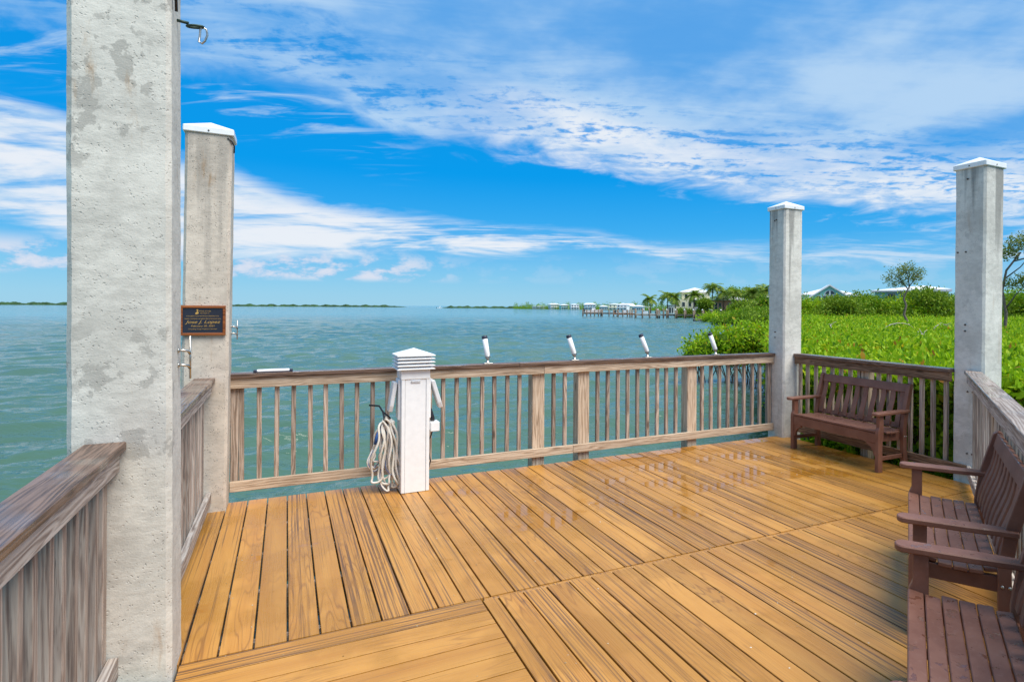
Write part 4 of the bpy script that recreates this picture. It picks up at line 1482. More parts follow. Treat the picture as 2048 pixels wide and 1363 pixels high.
def tree(name, label, loc, trunk_pts, limbs, blobs, n, ls, seed, cat='tree', group=None, tr=0.08, leaf=None, bk=None, fine=False, shell=0.4):
    root = empty(name, loc)
    rgt = np.random.default_rng(seed)
    v, f = crown_leaves(blobs, n, ls, rgt, fine=fine, shell=shell)
    cobj('crown', mesh_np('crown', v, f, leaf or leaf_tree), None, root)
    mb = MB()
    k = len(trunk_pts)
    mb.tube(trunk_pts, [tr * (1 - 0.6 * i / (k - 1)) for i in range(k)], 7)
    mb.build('trunk', bk or bark, root)
    for pts in limbs:
        MB().tube(pts, [tr * .42 * (1 - 0.7 * i / (len(pts) - 1)) for i in range(len(pts))], 5).build('limb', bk or bark, root)
    tag(root, label, cat, group)
    return root


def rand_tree(name, label, loc, h, rc, n, ls, seed, cat='tree', group=None, flat=0.75, leaf=None, zc=0.62):
    q = random.Random(seed)
    top = h * zc
    tp = [(0, 0, -0.3), (q.uniform(-.1, .1) * h, q.uniform(-.05, .05) * h, top * .4), (q.uniform(-.12, .12) * h, q.uniform(-.08, .08) * h, top * .8)]
    blobs, limbs = [], []
    nb = q.randint(6, 9)
    for i in range(nb):
        a = q.uniform(0, 6.28)
        rr0 = rc * q.uniform(0.25, 0.8)
        zz = h * q.uniform(zc - 0.2, 0.92)
        s = rc * q.uniform(.28, .5)
        c_ = (rr0 * math.cos(a), rr0 * math.sin(a), zz)
        blobs.append((*c_, s, s, s * flat))
        limbs.append([tp[-1], ((tp[-1][0] + c_[0]) / 2, (tp[-1][1] + c_[1]) / 2, (tp[-1][2] + c_[2]) / 2 - .05 * h), c_])
    blobs.append((0, 0, h * .8, rc * .5, rc * .5, h * .2))
    return tree(name, label, loc, tp, limbs, blobs, n, ls, seed, cat, group, tr=0.02 * h + .02, leaf=leaf)


# ---- the lone tree standing out of the thicket
lone_b = [(-0.62, 0.1, 2.36, .34, .34, .22), (-0.30, 0, 2.66, .38, .35, .24), (0.05, 0, 2.80, .36, .35, .24), (0.38, 0, 2.68, .30, .3, .22), (0.64, 0.05, 2.52, .22, .25, .18),
          (-0.42, 0, 2.10, .24, .25, .14), (0.0, -.05, 2.42, .34, .3, .2), (-0.1, .1, 2.15, .2, .2, .12), (0.38, 0, 2.36, .26, .25, .16)]
lone = tree('lone_tree', 'small crooked tree with an open crown standing alone out of the thicket', (24.6, 17.9, 0.65),
            [(0.22, 0, -0.9), (0.24, 0, -0.1), (0.10, 0, 0.40), (-0.05, 0.02, 0.75), (0.04, 0, 1.15), (-0.06, 0, 1.45), (0.02, 0, 1.70), (0.18, 0, 2.02)],
            [[(-0.02, 0, 1.50), (-0.14, 0, 1.62), (-0.18, 0, 1.80)], [(0.10, 0, 1.90), (-0.1, 0, 2.15), (-0.42, 0, 2.35)], [(0.14, 0, 1.98), (0.3, 0, 2.2), (0.5, 0, 2.55)],
             [(0.16, 0, 2.0), (0.12, 0, 2.35), (0.05, 0, 2.7)], [(-0.1, 0, 2.15), (-0.25, 0, 2.4), (-0.3, 0, 2.65)]],
            lone_b, 360, 0.085, 4, tr=0.075, leaf=leaf_olive, shell=0.2)
lone.rotation_euler = (0, 0, R(-54))

# ---- tree at the right edge, partly behind the pile
ed_b = [(0.0, 0, 3.45, .5, .5, .28), (0.55, 0, 3.55, .5, .5, .28), (-0.45, 0, 3.1, .35, .35, .2), (1.0, 0, 3.2, .5, .5, .25), (0.2, 0, 2.2, .42, .4, .2), (-0.3, 0, 2.0, .35, .3, .18), (0.7, 0, 2.0, .25, .3, .14)]
edt = tree('leaning_tree', 'taller open tree at the right edge, half behind the pile', (22.3, 11.75, 0.5),
           [(-0.6, 0, -0.9), (-0.55, 0, 0.2), (-0.5, 0, 1.0), (-0.62, 0, 1.8), (-0.5, 0, 2.5), (-0.1, 0, 3.1)],
           [[(-0.55, 0, 2.2), (-0.1, 0, 2.6), (0.4, 0, 3.3)], [(-0.5, 0, 1.2), (-0.2, 0, 1.7), (0.2, 0, 2.1)], [(-0.3, 0, 2.8), (0.4, 0, 3.0), (0.9, 0, 3.2)]],
           ed_b, 640, 0.095, 9, tr=0.07, leaf=leaf_olive, shell=0.2)
edt.rotation_euler = (0, 0, R(-60))

# ---- bushes at the water's edge
def bush(label, loc, blobs, n, ls, seed, roots, leaf):
    root = empty('mangrove_bush', loc)
    rgt = np.random.default_rng(seed)
    v, f = crown_leaves(blobs, n, ls, rgt, up=(-5, 80), fine=True, shell=0.55)
    cobj('foliage', mesh_np('foliage', v, f, leaf), None, root)
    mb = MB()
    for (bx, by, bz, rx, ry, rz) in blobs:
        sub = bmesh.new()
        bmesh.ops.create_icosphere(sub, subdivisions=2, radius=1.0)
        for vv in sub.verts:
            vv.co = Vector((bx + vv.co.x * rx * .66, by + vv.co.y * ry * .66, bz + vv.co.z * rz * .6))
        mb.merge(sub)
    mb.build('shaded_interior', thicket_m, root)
    q = random.Random(seed)
    mb = MB()
    for _ in range(roots):
        b = q.choice(blobs)
        x_, y_ = b[0] + q.uniform(-.8, .8) * b[3], b[1] + q.uniform(-.8, .8) * b[4]
        o1, o2 = q.uniform(-.4, .4), q.uniform(-.4, .2)
        mb.tube([(x_ + o1, y_ + o2, -0.25), (x_ + o1 * .8, y_ + o2 * .8, 0.25), (x_ + o1 * .3, y_ + o2 * .3, 0.6), (x_, y_, 0.9)], [.016, .018, .02, .02], 5)
    r_o = mb.build('prop_roots', bark, root)
    r_o['kind'] = 'stuff'
    tag(root, label, 'bush', 'mangrove bushes at the water')
    return root


bush('rounded bright mangrove bush on prop roots beyond the railing, left of the far corner pile', (13.9, 16.6, WATER_Z),
     [(-1.0, .5, 1.25, .62, .7, .42), (-0.35, .2, 1.45, .75, .8, .52), (0.5, 0, 1.55, .85, .9, .55), (1.3, -.4, 1.5, .85, .9, .6), (2.2, -.9, 1.45, .9, .9, .6), (-1.45, .7, 1.0, .3, .4, .22),
      (0.2, -.1, 1.0, .8, .7, .35), (1.4, -.8, 0.95, .9, .8, .45), (1.9, -1.9, 0.9, .7, .8, .6), (2.6, -2.2, 1.0, .8, .9, .6)], 3300, 0.12, 31, 90, leaf_bright)
bush('dark low mangrove bush farther along the shore beside the far corner pile', (56.5, 63.3, WATER_Z),
     [(-2.2, 1.6, 1.0, 1.5, 1.5, .8), (-0.4, .8, 1.3, 1.8, 1.7, 1.1), (2.0, -.8, 1.4, 2.2, 2, 1.2), (4.6, -3, 1.4, 2.2, 2, 1.3), (-3.8, 3, .7, 1.0, 1.2, .5)], 1900, 0.30, 32, 60, leaf_deep)
bush('lighter green shrubs where the shore bends, left of the low dark bush', (72, 84, WATER_Z),
     [(-4, 4, 0.7, 2.2, 2.2, .6), (0, 0, 1.0, 2.6, 2.4, .9), (4, -5, 1.2, 3, 3, 1.1)], 1500, 0.36, 33, 40, leaf_bright)
# dark rocks at the shore
for (x_, y_, s_, lab) in ((70.5, 95.0, 1.5, 'left dark shore rock showing above the water'), (73, 92.0, 1.3, 'right dark shore rock showing above the water')):
    sub = bmesh.new()
    bmesh.ops.create_icosphere(sub, subdivisions=2, radius=1.0)
    q = random.Random(int(x_ * 10))
    for vv in sub.verts:
        k = q.uniform(.75, 1.15)
        vv.co = Vector((vv.co.x * s_ * k, vv.co.y * s_ * .8 * k, vv.co.z * .45 * k))
    mb = MB()
    mb.merge(sub)
    o = mb.build('shore_rock', plain('dark_rock', (0.07, 0.06, 0.05), 0.9, var=.3, scale=2), None, (x_, y_, WATER_Z + .1))
    tag(o, lab, 'rock', 'rocks at the shore')

# ---- belt of trees behind the thicket


def polar(az_deg, r):
    return (r * math.sin(R(az_deg)), r * math.cos(R(az_deg)))


belt = [(44.7, 62, 3.9, 2.6), (46.0, 60, 3.4, 2.2), (47.5, 63, 3.6, 2.4), (48.8, 60, 3.8, 2.3), (50.2, 63, 4.2, 2.6), (51.4, 61, 3.7, 2.2), (52.6, 64, 3.6, 2.2), (53.8, 60, 3.7, 2.3),
        (55.0, 63, 4.3, 2.8), (56.3, 60, 4.2, 2.6), (57.4, 64, 3.9, 2.2), (58.7, 62, 3.7, 2.4), (60.2, 61, 4.1, 2.6), (61.6, 63, 3.9, 2.6), (63.2, 61, 4.2, 2.6)]
names = ['first', 'second', 'third', 'fourth', 'fifth', 'sixth', 'seventh', 'eighth', 'ninth', 'tenth', 'eleventh', 'twelfth', 'thirteenth', 'fourteenth', 'fifteenth']
for i, (a, r, h, rc) in enumerate(belt):
    x_, y_ = polar(a, r)
    o = rand_tree('mangrove_tree', names[i] + ' round mangrove tree from the left in the belt behind the thicket', (x_, y_, WATER_Z + 0.1), (h + 0.9) * 0.77, rc * 0.9, 900, 0.24, 100 + i,
                  group='trees in the belt behind the thicket', leaf=(leaf_tree, leaf_deep, leaf_bright)[(i * 2) % 3 if i % 4 else 0], zc=0.55)
# undergrowth filling the foot of the belt
rg2 = np.random.default_rng(77)
n = 5200
a_ = np.radians(rg2.uniform(40.6, 67, n))
r2_ = rg2.uniform(57, 66, n)
hh = rg2.uniform(0.1, 1.0, n) ** 0.8 * (1.7 + .45 * np.sin(np.degrees(a_) * 1.9)) + WATER_Z + .6
v, f = clusters(np.stack([r2_ * np.sin(a_), r2_ * np.cos(a_), hh], axis=1), rg2, 5, np.full(n, .28), .9, (-20, 80))
ug = cobj('undergrowth', mesh_np('undergrowth', v, f, leaf_tree))
tag(ug, 'dense green undergrowth at the foot of the tree belt', 'undergrowth', kind='stuff')
# land vegetation on the point behind the docks
n = 5200
t_ = rg2.uniform(0, 1, n)
q0, q1 = np.array([96.0, 134.0]), np.array([66.0, 70.0])
bx = q0[0] + (q1[0] - q0[0]) * t_ + rg2.uniform(0, 16, n)
by = q0[1] + (q1[1] - q0[1]) * t_ - rg2.uniform(-1, 9, n)
bz = WATER_Z + .3 + rg2.uniform(0, 1, n) * (0.7 + 1.7 * t_ ** 2.2 + .3 * np.sin(t_ * 23))
v, f = clusters(np.stack([bx, by, bz], axis=1), rg2, 5, np.full(n, .5), .9, (-20, 80))
ug2 = cobj('shore_shrubs', mesh_np('shore_shrubs', v, f, leaf_tree))
tag(ug2, 'bank of green shrubs along the shore below the villas', 'shrubs', kind='stuff')


# grove of taller trees closing the view behind the villas
n = 6500
ga = np.radians(rg2.uniform(37.6, 44.6, n))
gr = rg2.uniform(182, 200, n)
gt = 2.0 + 4.2 * np.clip((np.degrees(ga) - 37.0) / 2.2, 0, 1) + 1.1 * np.sin(np.degrees(ga) * 7.0) + 0.7 * np.sin(np.degrees(ga) * 17.0)
gz = WATER_Z + 0.5 + rg2.uniform(0, 1, n) ** 0.8 * gt
v, f = clusters(np.stack([gr * np.sin(ga), gr * np.cos(ga), gz], axis=1), rg2, 5, np.full(n, .62), .9, (-20, 80))
gv = cobj('grove', mesh_np('grove', v, f, leaf_tree))
tag(gv, 'dense green grove closing the view behind the villas', 'grove', kind='stuff')


# ---- palms
def palm_mesh(seed, nf, fl, ls):
    rgp = np.random.default_rng(seed)
    V, F, k = [], [], 0
    for i in range(nf):
        a = 2 * np.pi * i / nf + rgp.uniform(-.25, .25)
        e0 = rgp.uniform(-15, 75)
        L = fl * rgp.uniform(.8, 1.1)
        pos = np.zeros(3)
        m_ = 12
        ang = math.radians(e0)
        pts = []
        for j in range(m_ + 1):
            pts.append(pos.copy())
            step = L / m_
            pos = pos + step * np.array([math.cos(a) * math.cos(ang), math.sin(a) * math.cos(ang), math.sin(ang)])
            ang -= math.radians(rgp.uniform(5, 10))
        side = np.array([-math.sin(a), math.cos(a), 0])
        for j in range(1, m_ + 1):
            fwd = pts[j] - pts[j - 1]
            fwd /= np.linalg.norm(fwd)
            ll = ls * math.sin(math.pi * (0.18 + 0.8 * j / (m_ + 1))) ** .7
            for s_ in (-1, 1):
                d = side * s_ * .8 + fwd * .55 + np.array([0, 0, -.15 - rgp.uniform(0, .3)])
                d /= np.linalg.norm(d)
                b0, b1 = pts[j - 1], pts[j] * .55 + pts[j - 1] * .45
                V += [b0, pts[j], pts[j - 1] + d * ll]
                F.append((k, k + 1, k + 2))
                k += 3
        for j in range(m_):
            V += [pts[j] - side * .03, pts[j] + side * .03, pts[j + 1]]
            F.append((k, k + 1, k + 2))
            k += 3
    return np.array(V), np.array(F)


palm_protos = []
for s_ in (1, 2, 3):
    v, f = palm_mesh(s_, 26, 2.6, 1.0)
    palm_protos.append(mesh_np('crown', v, f, leaf_palm))


def palm(label, az_deg, r, top_v_h, sc, seed):
    x_, y_ = polar(az_deg, r)
    q = random.Random(seed)
    H_ = top_v_h - WATER_Z
    root = empty('coconut_palm', (x_, y_, WATER_Z))
    ox, oy = q.uniform(-.5, .5), q.uniform(-.5, .5)
    MB().tube([(0, 0, 0), (ox * .3, oy * .3, H_ * .4), (ox * .7, oy * .7, H_ * .75), (ox, oy, H_)], [.2, .16, .13, .11], 7).build('trunk', bark, root)
    c = cobj('crown', palm_protos[seed % 3], None, root, (ox, oy, H_))
    c.scale = (sc, sc, sc)
    c.rotation_euler = (0, 0, q.uniform(0, 6))
    tag(root, label, 'palm', 'coconut palms on the point')
    return root


palm('lone dark palm standing left of the villas, above the docks', 32.05, 178, 3.9, 1.30, 1)
palm('broad palm at the left end of the cream villa', 33.55, 172, 4.6, 1.50, 2)
palm('smaller palm close before the cream villa\'s left wing', 34.35, 168, 4.3, 1.15, 3)
palm('palm in front of the cream villa\'s upper roof', 36.05, 165, 4.9, 1.25, 4)
palm('tallest palm, rising between the cream and the pink villa', 37.75, 170, 7.1, 1.35, 5)
palm('short palm before the corner of the pink villa', 37.35, 158, 2.9, 0.85, 6)
palm('bushy palm above the pink villa\'s roof', 38.75, 170, 5.6, 1.45, 7)
palm('yellowish palm right of the pink villa', 40.0, 165, 5.3, 1.40, 8)
palm('palm above the hedge between the pink villa and the far corner pile', 41.2, 160, 5.2, 1.40, 9)
palm('tall dark palm next to the far corner pile', 42.3, 158, 5.9, 1.50, 10)
palm('low palm beside the far corner pile', 42.0, 120, 1.8, 1.20, 11)
for i, (a, r, h, rc, lab) in enumerate(((36.95, 158, 3.2, 1.8, 'dark round tree between the cream and the pink villa'), (39.9, 150, 0.9, 2.6, 'wide green tree in front of the pink villa'),
                                        (41.0, 140, 2.6, 3.4, 'green tree right of the wide one, behind the shrubs'), (42.7, 120, 3.0, 3.2, 'green tree touching the far corner pile\'s left edge'),
                                        (41.9, 172, 6.4, 4.6, 'large tree behind the palms by the far corner pile'), (39.6, 178, 6.2, 4.6, 'large tree behind the pink villa'),
                                        (35.2, 158, 0.2, 1.6, 'low shrub before the cream villa\'s porch'))):
    x_, y_ = polar(a, r)
    rand_tree('shore_tree', lab, (x_, y_, WATER_Z), h + 1.2, rc, 1000, 0.5, 300 + i, group='trees around the villas', leaf=(leaf_tree, leaf_deep)[i % 2], zc=0.5)

# ================================================================== buildings
roof_w = plain('white_metal_roof', (0.78, 0.79, 0.80), 0.45, var=0.04, scale=1.0)
wall_cream = plain('cream_stucco', (0.70, 0.66, 0.47), 0.9, var=0.05, scale=1.0)
wall_pink = plain('pink_stucco', (0.68, 0.34, 0.25), 0.9, var=0.06, scale=1.0)
wall_teal = plain('aqua_boarding', (0.30, 0.66, 0.58), 0.8, var=0.05, scale=1.0)
wall_white = plain('white_boarding', (0.74, 0.75, 0.74), 0.8, var=0.05, scale=1.0)
wall_blue = plain('pale_blue_boarding', (0.34, 0.50, 0.58), 0.8, var=0.05, scale=1.0)
wall_grey = plain('grey_concrete_wall', (0.45, 0.46, 0.45), 0.9, var=0.08, scale=1.0)
glass_m = plain('dark_window_glass', (0.035, 0.05, 0.06), 0.1, var=.2, scale=1.0)
frame_m = plain('white_window_frame', (0.78, 0.78, 0.77), 0.5, var=0.02)


def win(root, x0, x1, z0, z1, y_, arch=False):
    fw = max(0.06, (x1 - x0) * 0.07)
    if arch:
        xc, rr0 = (x0 + x1) / 2, (x1 - x0) / 2
        pts = [(xc + rr0 * math.cos(math.pi * k / 12), z0 + rr0 * math.sin(math.pi * k / 12)) for k in range(13)]
        o = MB().prism(pts, 'y', y_ - 0.06, y_ + 0.05).build('window', frame_m, root)
        for s_ in (-1, 1):
            p2_ = [(xc + s_ * fw, z0 + fw)] + [(xc + s_ * (fw + (rr0 - 2.2 * fw) * math.cos(t)), z0 + fw + (rr0 - 2.2 * fw) * math.sin(t)) for t in np.linspace(0, math.pi / 2, 7)]
            MB().prism(p2_, 'y', y_ - 0.075, y_ - 0.061).build('pane', glass_m, o)
    else:
        o = MB().box(x0, x1, y_ - 0.06, y_ + 0.05, z0, z1).build('window', frame_m, root)
        MB().box(x0 + fw, x1 - fw, y_ - 0.075, y_ - 0.061, z0 + fw, z1 - fw).build('pane', glass_m, o)
    return o


def hip(mb, x0, x1, y0, y1, z, h, over=0.5, hip_f=1.0):
    x0 -= over; x1 += over; y0 -= over; y1 += over
    w_, d_ = x1 - x0, y1 - y0
    ins = min(w_, d_) / 2 * hip_f
    sub = bmesh.new()
    b = [sub.verts.new(p) for p in ((x0, y0, z), (x1, y0, z), (x1, y1, z), (x0, y1, z))]
    b2 = [sub.verts.new((p.co.x, p.co.y, z + .22)) for p in b]
    for k in range(4):
        sub.faces.new((b[k], b[(k + 1) % 4], b2[(k + 1) % 4], b2[k]))
    if w_ >= d_:
        r0, r1 = sub.verts.new((x0 + ins, (y0 + y1) / 2, z + h)), sub.verts.new((x1 - ins, (y0 + y1) / 2, z + h))
        sub.faces.new((b2[0], b2[1], r1, r0)); sub.faces.new((b2[1], b2[2], r1)); sub.faces.new((b2[2], b2[3], r0, r1)); sub.faces.new((b2[3], b2[0], r0))
    else:
        r0, r1 = sub.verts.new(((x0 + x1) / 2, y0 + ins, z + h)), sub.verts.new(((x0 + x1) / 2, y1 - ins, z + h))
        sub.faces.new((b2[0], b2[1], r0)); sub.faces.new((b2[1], b2[2], r1, r0)); sub.faces.new((b2[2], b2[3], r1)); sub.faces.new((b2[3], b2[0], r0, r1))
    sub.faces.new(list(reversed(b)))
    mb.merge(sub)
    return mb


def face_cam(name, az_deg, r, turn=0.0):
    x_, y_ = polar(az_deg, r)
    return empty(name, (x_, y_, WATER_Z + 0.0), -R(az_deg) + R(turn))


# cream villa: local -y looks at the camera; px per metre at 170 m is about 7
v1 = face_cam('villa', 35.75, 175, 4)
MB().box(-4.6, 0.6, 0, 9, 0.8, 4.9).build('wall', wall_cream, v1)
MB().box(0.62, 6.0, 1.4, 10, 0.8, 4.7).build('wall', wall_cream, v1)
MB().box(-6.6, -4.62, -0.6, 6, 0.8, 3.1).build('wall', wall_white, v1)
MB().box(-2.4, 5.6, 3.0, 11, 4.72, 7.0).build('wall', wall_cream, v1)
hip(MB(), -2.4, 5.6, 3.0, 11, 7.0, 1.5, .7).build('roof', roof_w, v1)
hip(MB(), 0.62, 6.0, 0.0, 3.0, 4.75, .7, .3).build('porch_roof', roof_w, v1)
MB().box(-6.8, -4.4, -0.8, 6.2, 3.12, 3.35).build('terrace_roof', roof_w, v1)
for a, b, c_, d_, y_ in ((-4.2, -3.3, 2.9, 4.2, 0), (-2.5, -1.6, 2.9, 4.2, 0), (-0.7, 0.2, 2.9, 4.2, 0), (-4.1, -3.3, 1.0, 2.3, 0), (-6.2, -5.6, 1.0, 2.6, -.6), (-5.4, -4.9, 1.0, 2.6, -.6),
                         (-1.6, -.7, 5.3, 6.5, 3), (0.2, 1.1, 5.3, 6.5, 3), (3.2, 4.1, 5.3, 6.5, 3)):
    win(v1, a, b, c_, d_, y_)
for k in range(5):
    win(v1, 1.1 + k * .95, 1.9 + k * .95, 2.9, 4.4, 1.4)
MB().box(0.7, 6.0, 0.1, 0.2, 1.9, 2.7).build('balustrade', frame_m, v1)
for k in range(4):
    MB().box(0.72 + 1.7 * k, 0.9 + 1.7 * k, 0.22, 0.4, 0.4, 4.74).build('column', frame_m, v1)
tag(v1, 'two-storey cream villa with white hip roofs and porch behind palms', 'villa')
# pink villa
v2 = face_cam('villa', 38.75, 170, -4)
MB().box(-3.6, 6.5, 0, 8, 0.6, 4.6).build('wall', wall_pink, v2)
MB().box(-4.6, -3.62, -0.2, 5, 0.6, 4.4).build('wall', wall_white, v2)
hip(MB(), -4.4, 6.5, 0, 8, 4.62, 1.25, .4).build('roof', roof_w, v2)
hip(MB(), 6.9, 16.0, 3, 10, 5.3, 1.2, .4).build('roof', roof_w, v2)
MB().box(6.9, 16.0, 3, 10, 0.6, 5.28).build('wall', wall_white, v2)
for a, b in ((-2.4, -1.7), (-1.3, -0.6), (1.2, 1.8), (2.1, 2.7), (4.6, 5.3)):
    win(v2, a, b, 1.9, 4.0, 0)
tag(v2, 'low pink villa with a bright white roof', 'villa')
# aqua gabled house
v3 = face_cam('gabled_house', 47.6, 118, 6)
MB().box(-4.6, 4.9, 0, 9, 0.8, 5.0).build('wall', wall_teal, v3)
MB().prism([(-2.9, 4.4), (4.3, 4.4), (0.7, 6.7)], 'y', -0.4, -0.05).build('gable', wall_teal, v3)
for sgn in (-1, 1):
    e0, e1 = (-3.6 if sgn < 0 else 5.0), 0.7
    pts = [(e0, 3.98), (e1, 6.72), (e1, 6.98), (e0, 4.22)]
    MB().prism(pts, 'y', -0.9, 4.6).build('gable_roof', roof_w, v3)
hip(MB(), -3.8, 4.9, 0.2, 9, 5.02, 1.5, .4, .6).build('roof', roof_w, v3)
sub = bmesh.new()
q = [sub.verts.new(p) for p in ((-4.3, -2.2, 2.6), (3.0, -2.2, 2.6), (3.0, -0.45, 4.0), (-3.4, -0.45, 4.0))]
sub.faces.new(q)
bmesh.ops.solidify(sub, geom=sub.faces[:], thickness=.15)
mb = MB(); mb.merge(sub); mb.build('porch_roof', roof_w, v3)
for k in range(4):
    MB().box(-4.0 + 2.2 * k, -3.85 + 2.2 * k, -2.1, -1.95, 0.3, 2.62).build('column', frame_m, v3)
win(v3, -0.2, 1.7, 5.05, 6.0, -0.42, arch=True)
for a, b in ((-1.55, -0.75), (-0.5, 0.35), (0.6, 1.45), (1.8, 2.4)):
    win(v3, a, b, 4.44, 4.96, -0.42)
MB().box(-9.6, -4.8, 1.0, 9, 0.8, 5.2).build('wall', wall_white, v3)
MB().box(-9.8, -4.62, 0.6, 9.2, 5.22, 6.75).build('grey_roof_block', wall_grey, v3)
for k in range(3):
    win(v3, -9.0 + 1.5 * k, -8.0 + 1.5 * k, 3.5, 4.8, 1.0)
tag(v3, 'aqua house with an arched gable window and white roof above the tree belt', 'house')
# aqua house to the right
v4 = face_cam('flat_roofed_house', 54.3, 120, 3)
v4.location.z += 0.8
MB().box(-5.6, 5.6, 0, 9, 0.8, 4.85).build('wall', wall_teal, v4)
sub = bmesh.new()
lo = [sub.verts.new(p) for p in ((-6.2, -1, 4.87), (6.4, -1, 4.87), (6.4, 10, 4.87), (-6.2, 10, 4.87))]
hi = [sub.verts.new(p) for p in ((-6.2, -1, 5.1), (6.4, -1, 5.3), (6.4, 10, 5.3), (-6.2, 10, 5.1))]
ap = [sub.verts.new((2.2, 1.5, 6.0)), sub.verts.new((2.2, 8, 6.0))]
for k in range(4):
    sub.faces.new((lo[k], lo[(k + 1) % 4], hi[(k + 1) % 4], hi[k]))
sub.faces.new((hi[0], hi[1], ap[0])); sub.faces.new((hi[1], hi[2], ap[1], ap[0])); sub.faces.new((hi[2], hi[3], ap[1])); sub.faces.new((hi[3], hi[0], ap[0], ap[1]))
sub.faces.new(list(reversed(lo)))
bmesh.ops.recalc_face_normals(sub, faces=sub.faces[:])
mb = MB(); mb.merge(sub); mb.build('roof', roof_w, v4)
for a, b in ((-3.6, -2.2), (-1.2, 0.2), (0.9, 3.3), (3.8, 5.2)):
    win(v4, a, b, 3.4, 4.6, 0)
hip(MB(), -10, -6.6, 2, 8, 3.3, 1.2, .3).build('side_roof', roof_w, v4)
MB().box(-10, -6.6, 2, 8, .5, 3.28).build('wall', wall_white, v4)
tag(v4, 'wide aqua house with a shallow white roof behind the lone tree', 'house')

# ---- row of far waterside houses
far_specs = [(21.4, 5.6, 2.0, wall_grey, 0.5, 'low grey flat-roofed house at the left end of the far waterside row'), (23.0, 4.0, 4.0, wall_white, 1.2, 'white house second from the left in the far waterside row'),
             (23.9, 3.2, 3.4, wall_teal, 1.0, 'aqua house third from the left in the far waterside row'), (24.9, 3.6, 3.8, wall_white, 0.9, 'small white house fourth in the far waterside row'),
             (26.3, 4.6, 3.9, wall_blue, 1.5, 'blue white-roofed house right of the middle of the far waterside row'), (27.6, 3.4, 2.4, wall_white, 1.1, 'low white house behind the boat lift'),
             (28.6, 4.6, 4.1, wall_cream, 0.8, 'cream house with rows of windows behind the first dock'), (29.9, 4.6, 2.9, wall_cream, 2.0, 'house with a broad white tent roof behind the second dock'),
             (30.8, 3.6, 2.6, wall_white, 1.0, 'white house at the right end of the far waterside row'), (29.3, 3.6, 3.6, wall_white, 1.3, 'white house half hidden behind the tent-roofed one')]
for i, (a, hw, h, wm, rh, lab) in enumerate(far_specs):
    r = 590 - i * 18
    o = face_cam('waterside_house', a, r, (i * 37) % 41 - 20)
    MB().box(-hw, hw, 0, 8, 0.3, h + .4).build('wall', wm, o)
    hip(MB(), -hw, hw, 0, 8, h + .42, rh, .5 + .2 * (i % 3), (1.0, .45, .7)[i % 3]).build('roof', roof_w, o)
    nn = 3 + i % 3
    for st_ in range(2 if h > 3.2 else 1):
        for k in range(nn):
            xw = -hw + hw * 2 * (k + .5) / nn
            win(o, xw - .55, xw + .55, 0.7 + st_ * 1.9, 1.9 + st_ * 1.9, 0)
    if h > 3.2:
        MB().box(-hw, hw, -1.2, -.1, 2.05, 2.2).build('balcony', frame_m, o)
        for k in range(4):
            xk = -hw + .1 + (2 * hw - .3) * k / 3
            MB().box(xk, xk + .15, -1.2, -1.05, 0.0, 2.04).build('post', frame_m, o)
    tag(o, lab, 'house', 'far waterside houses')
n = 3800
rg3 = np.random.default_rng(5)
aa = np.radians(rg3.uniform(19.2, 34, n))
rr0 = 640 - (np.degrees(aa) - 19.2) * 12 - rg3.uniform(-10, 28, n)
keep = rg3.uniform(0, 1, n) < 0.95
zz = WATER_Z + rg3.uniform(0, 1, n) ** 1.3 * (3.4 + 1.5 * np.sin(np.degrees(aa) * 5) + 1.3 * np.sin(np.degrees(aa) * 13) + 1.0 * np.sin(np.degrees(aa) * 31))
v, f = clusters(np.stack([rr0 * np.sin(aa), rr0 * np.cos(aa) , zz], axis=1)[keep], rg3, 4, np.full(keep.sum(), 1.0), .9, (-20, 80))
fs_ = cobj('far_shore_trees', mesh_np('far_shore_trees', v, f, leaf_deep))
tag(fs_, 'far-off green shore trees among the waterside houses', 'trees', kind='stuff')
# low ground of the far shore
lowp = [polar(18.2, 690), polar(20, 640), polar(24, 585), polar(28, 535), polar(32, 480), polar(33.5, 420), polar(34.2, 300), polar(34.6, 190), polar(36, 165), polar(40, 142), polar(44, 125), polar(60, 120), polar(64, 700), polar(30, 900)]
low = MB().prism(lowp, 'z', -1.5, -0.72).build('shore_land', plain('shore_earth', (0.09, 0.10, 0.05), 0.95, var=.3, scale=.2))
tag(low, kind='structure')


# ---- mangrove islands on the horizon
def island(name, label, a0, a1, r, hgt, seed):
    q = random.Random(seed)
    n = int((a1 - a0) * 16) + 6
    vs, fs = [], []
    for i in range(n + 1):
        a = a0 + (a1 - a0) * i / n
        tip = min(1.0, min(i, n - i) / (0.12 * n) + .08)
        h_ = hgt * tip * (0.72 + 0.28 * math.sin(i * .37 + seed) * math.sin(i * .11) + q.uniform(-.07, .07))
        for (dr, zz) in ((0, -0.3), (2, h_ * .55), (10, h_), (45, h_ * q.uniform(.85, 1.1)), (70, -0.3)):
            x_, y_ = polar(a, r + dr + 14 * math.sin(i * .05 + seed))
            vs.append((x_, y_, WATER_Z + zz))
    for i in range(n):
        for k in range(4):
            b = i * 5 + k
            fs.append((b, b + 5, b + 6, b + 1))
    me = bpy.data.meshes.new(name)
    me.from_pydata(vs, [], fs)
    o = cobj(name, me, far_green)
    return tag(o, label, 'island', 'mangrove islands on the horizon')


isl = empty('x')
bpy.data.objects.remove(isl)
island('mangrove_island', 'long dark mangrove island on the horizon at the far left', -24, -6.5, 1180, 5.0, 1)
island('mangrove_island', 'thin mangrove island on the horizon behind the pedestal and left pile', -5.2, 9.6, 1000, 3.9, 2)
island('mangrove_island', 'low mangrove spit on the horizon right of the pedestal', 12.6, 20.8, 760, 3.0, 3)

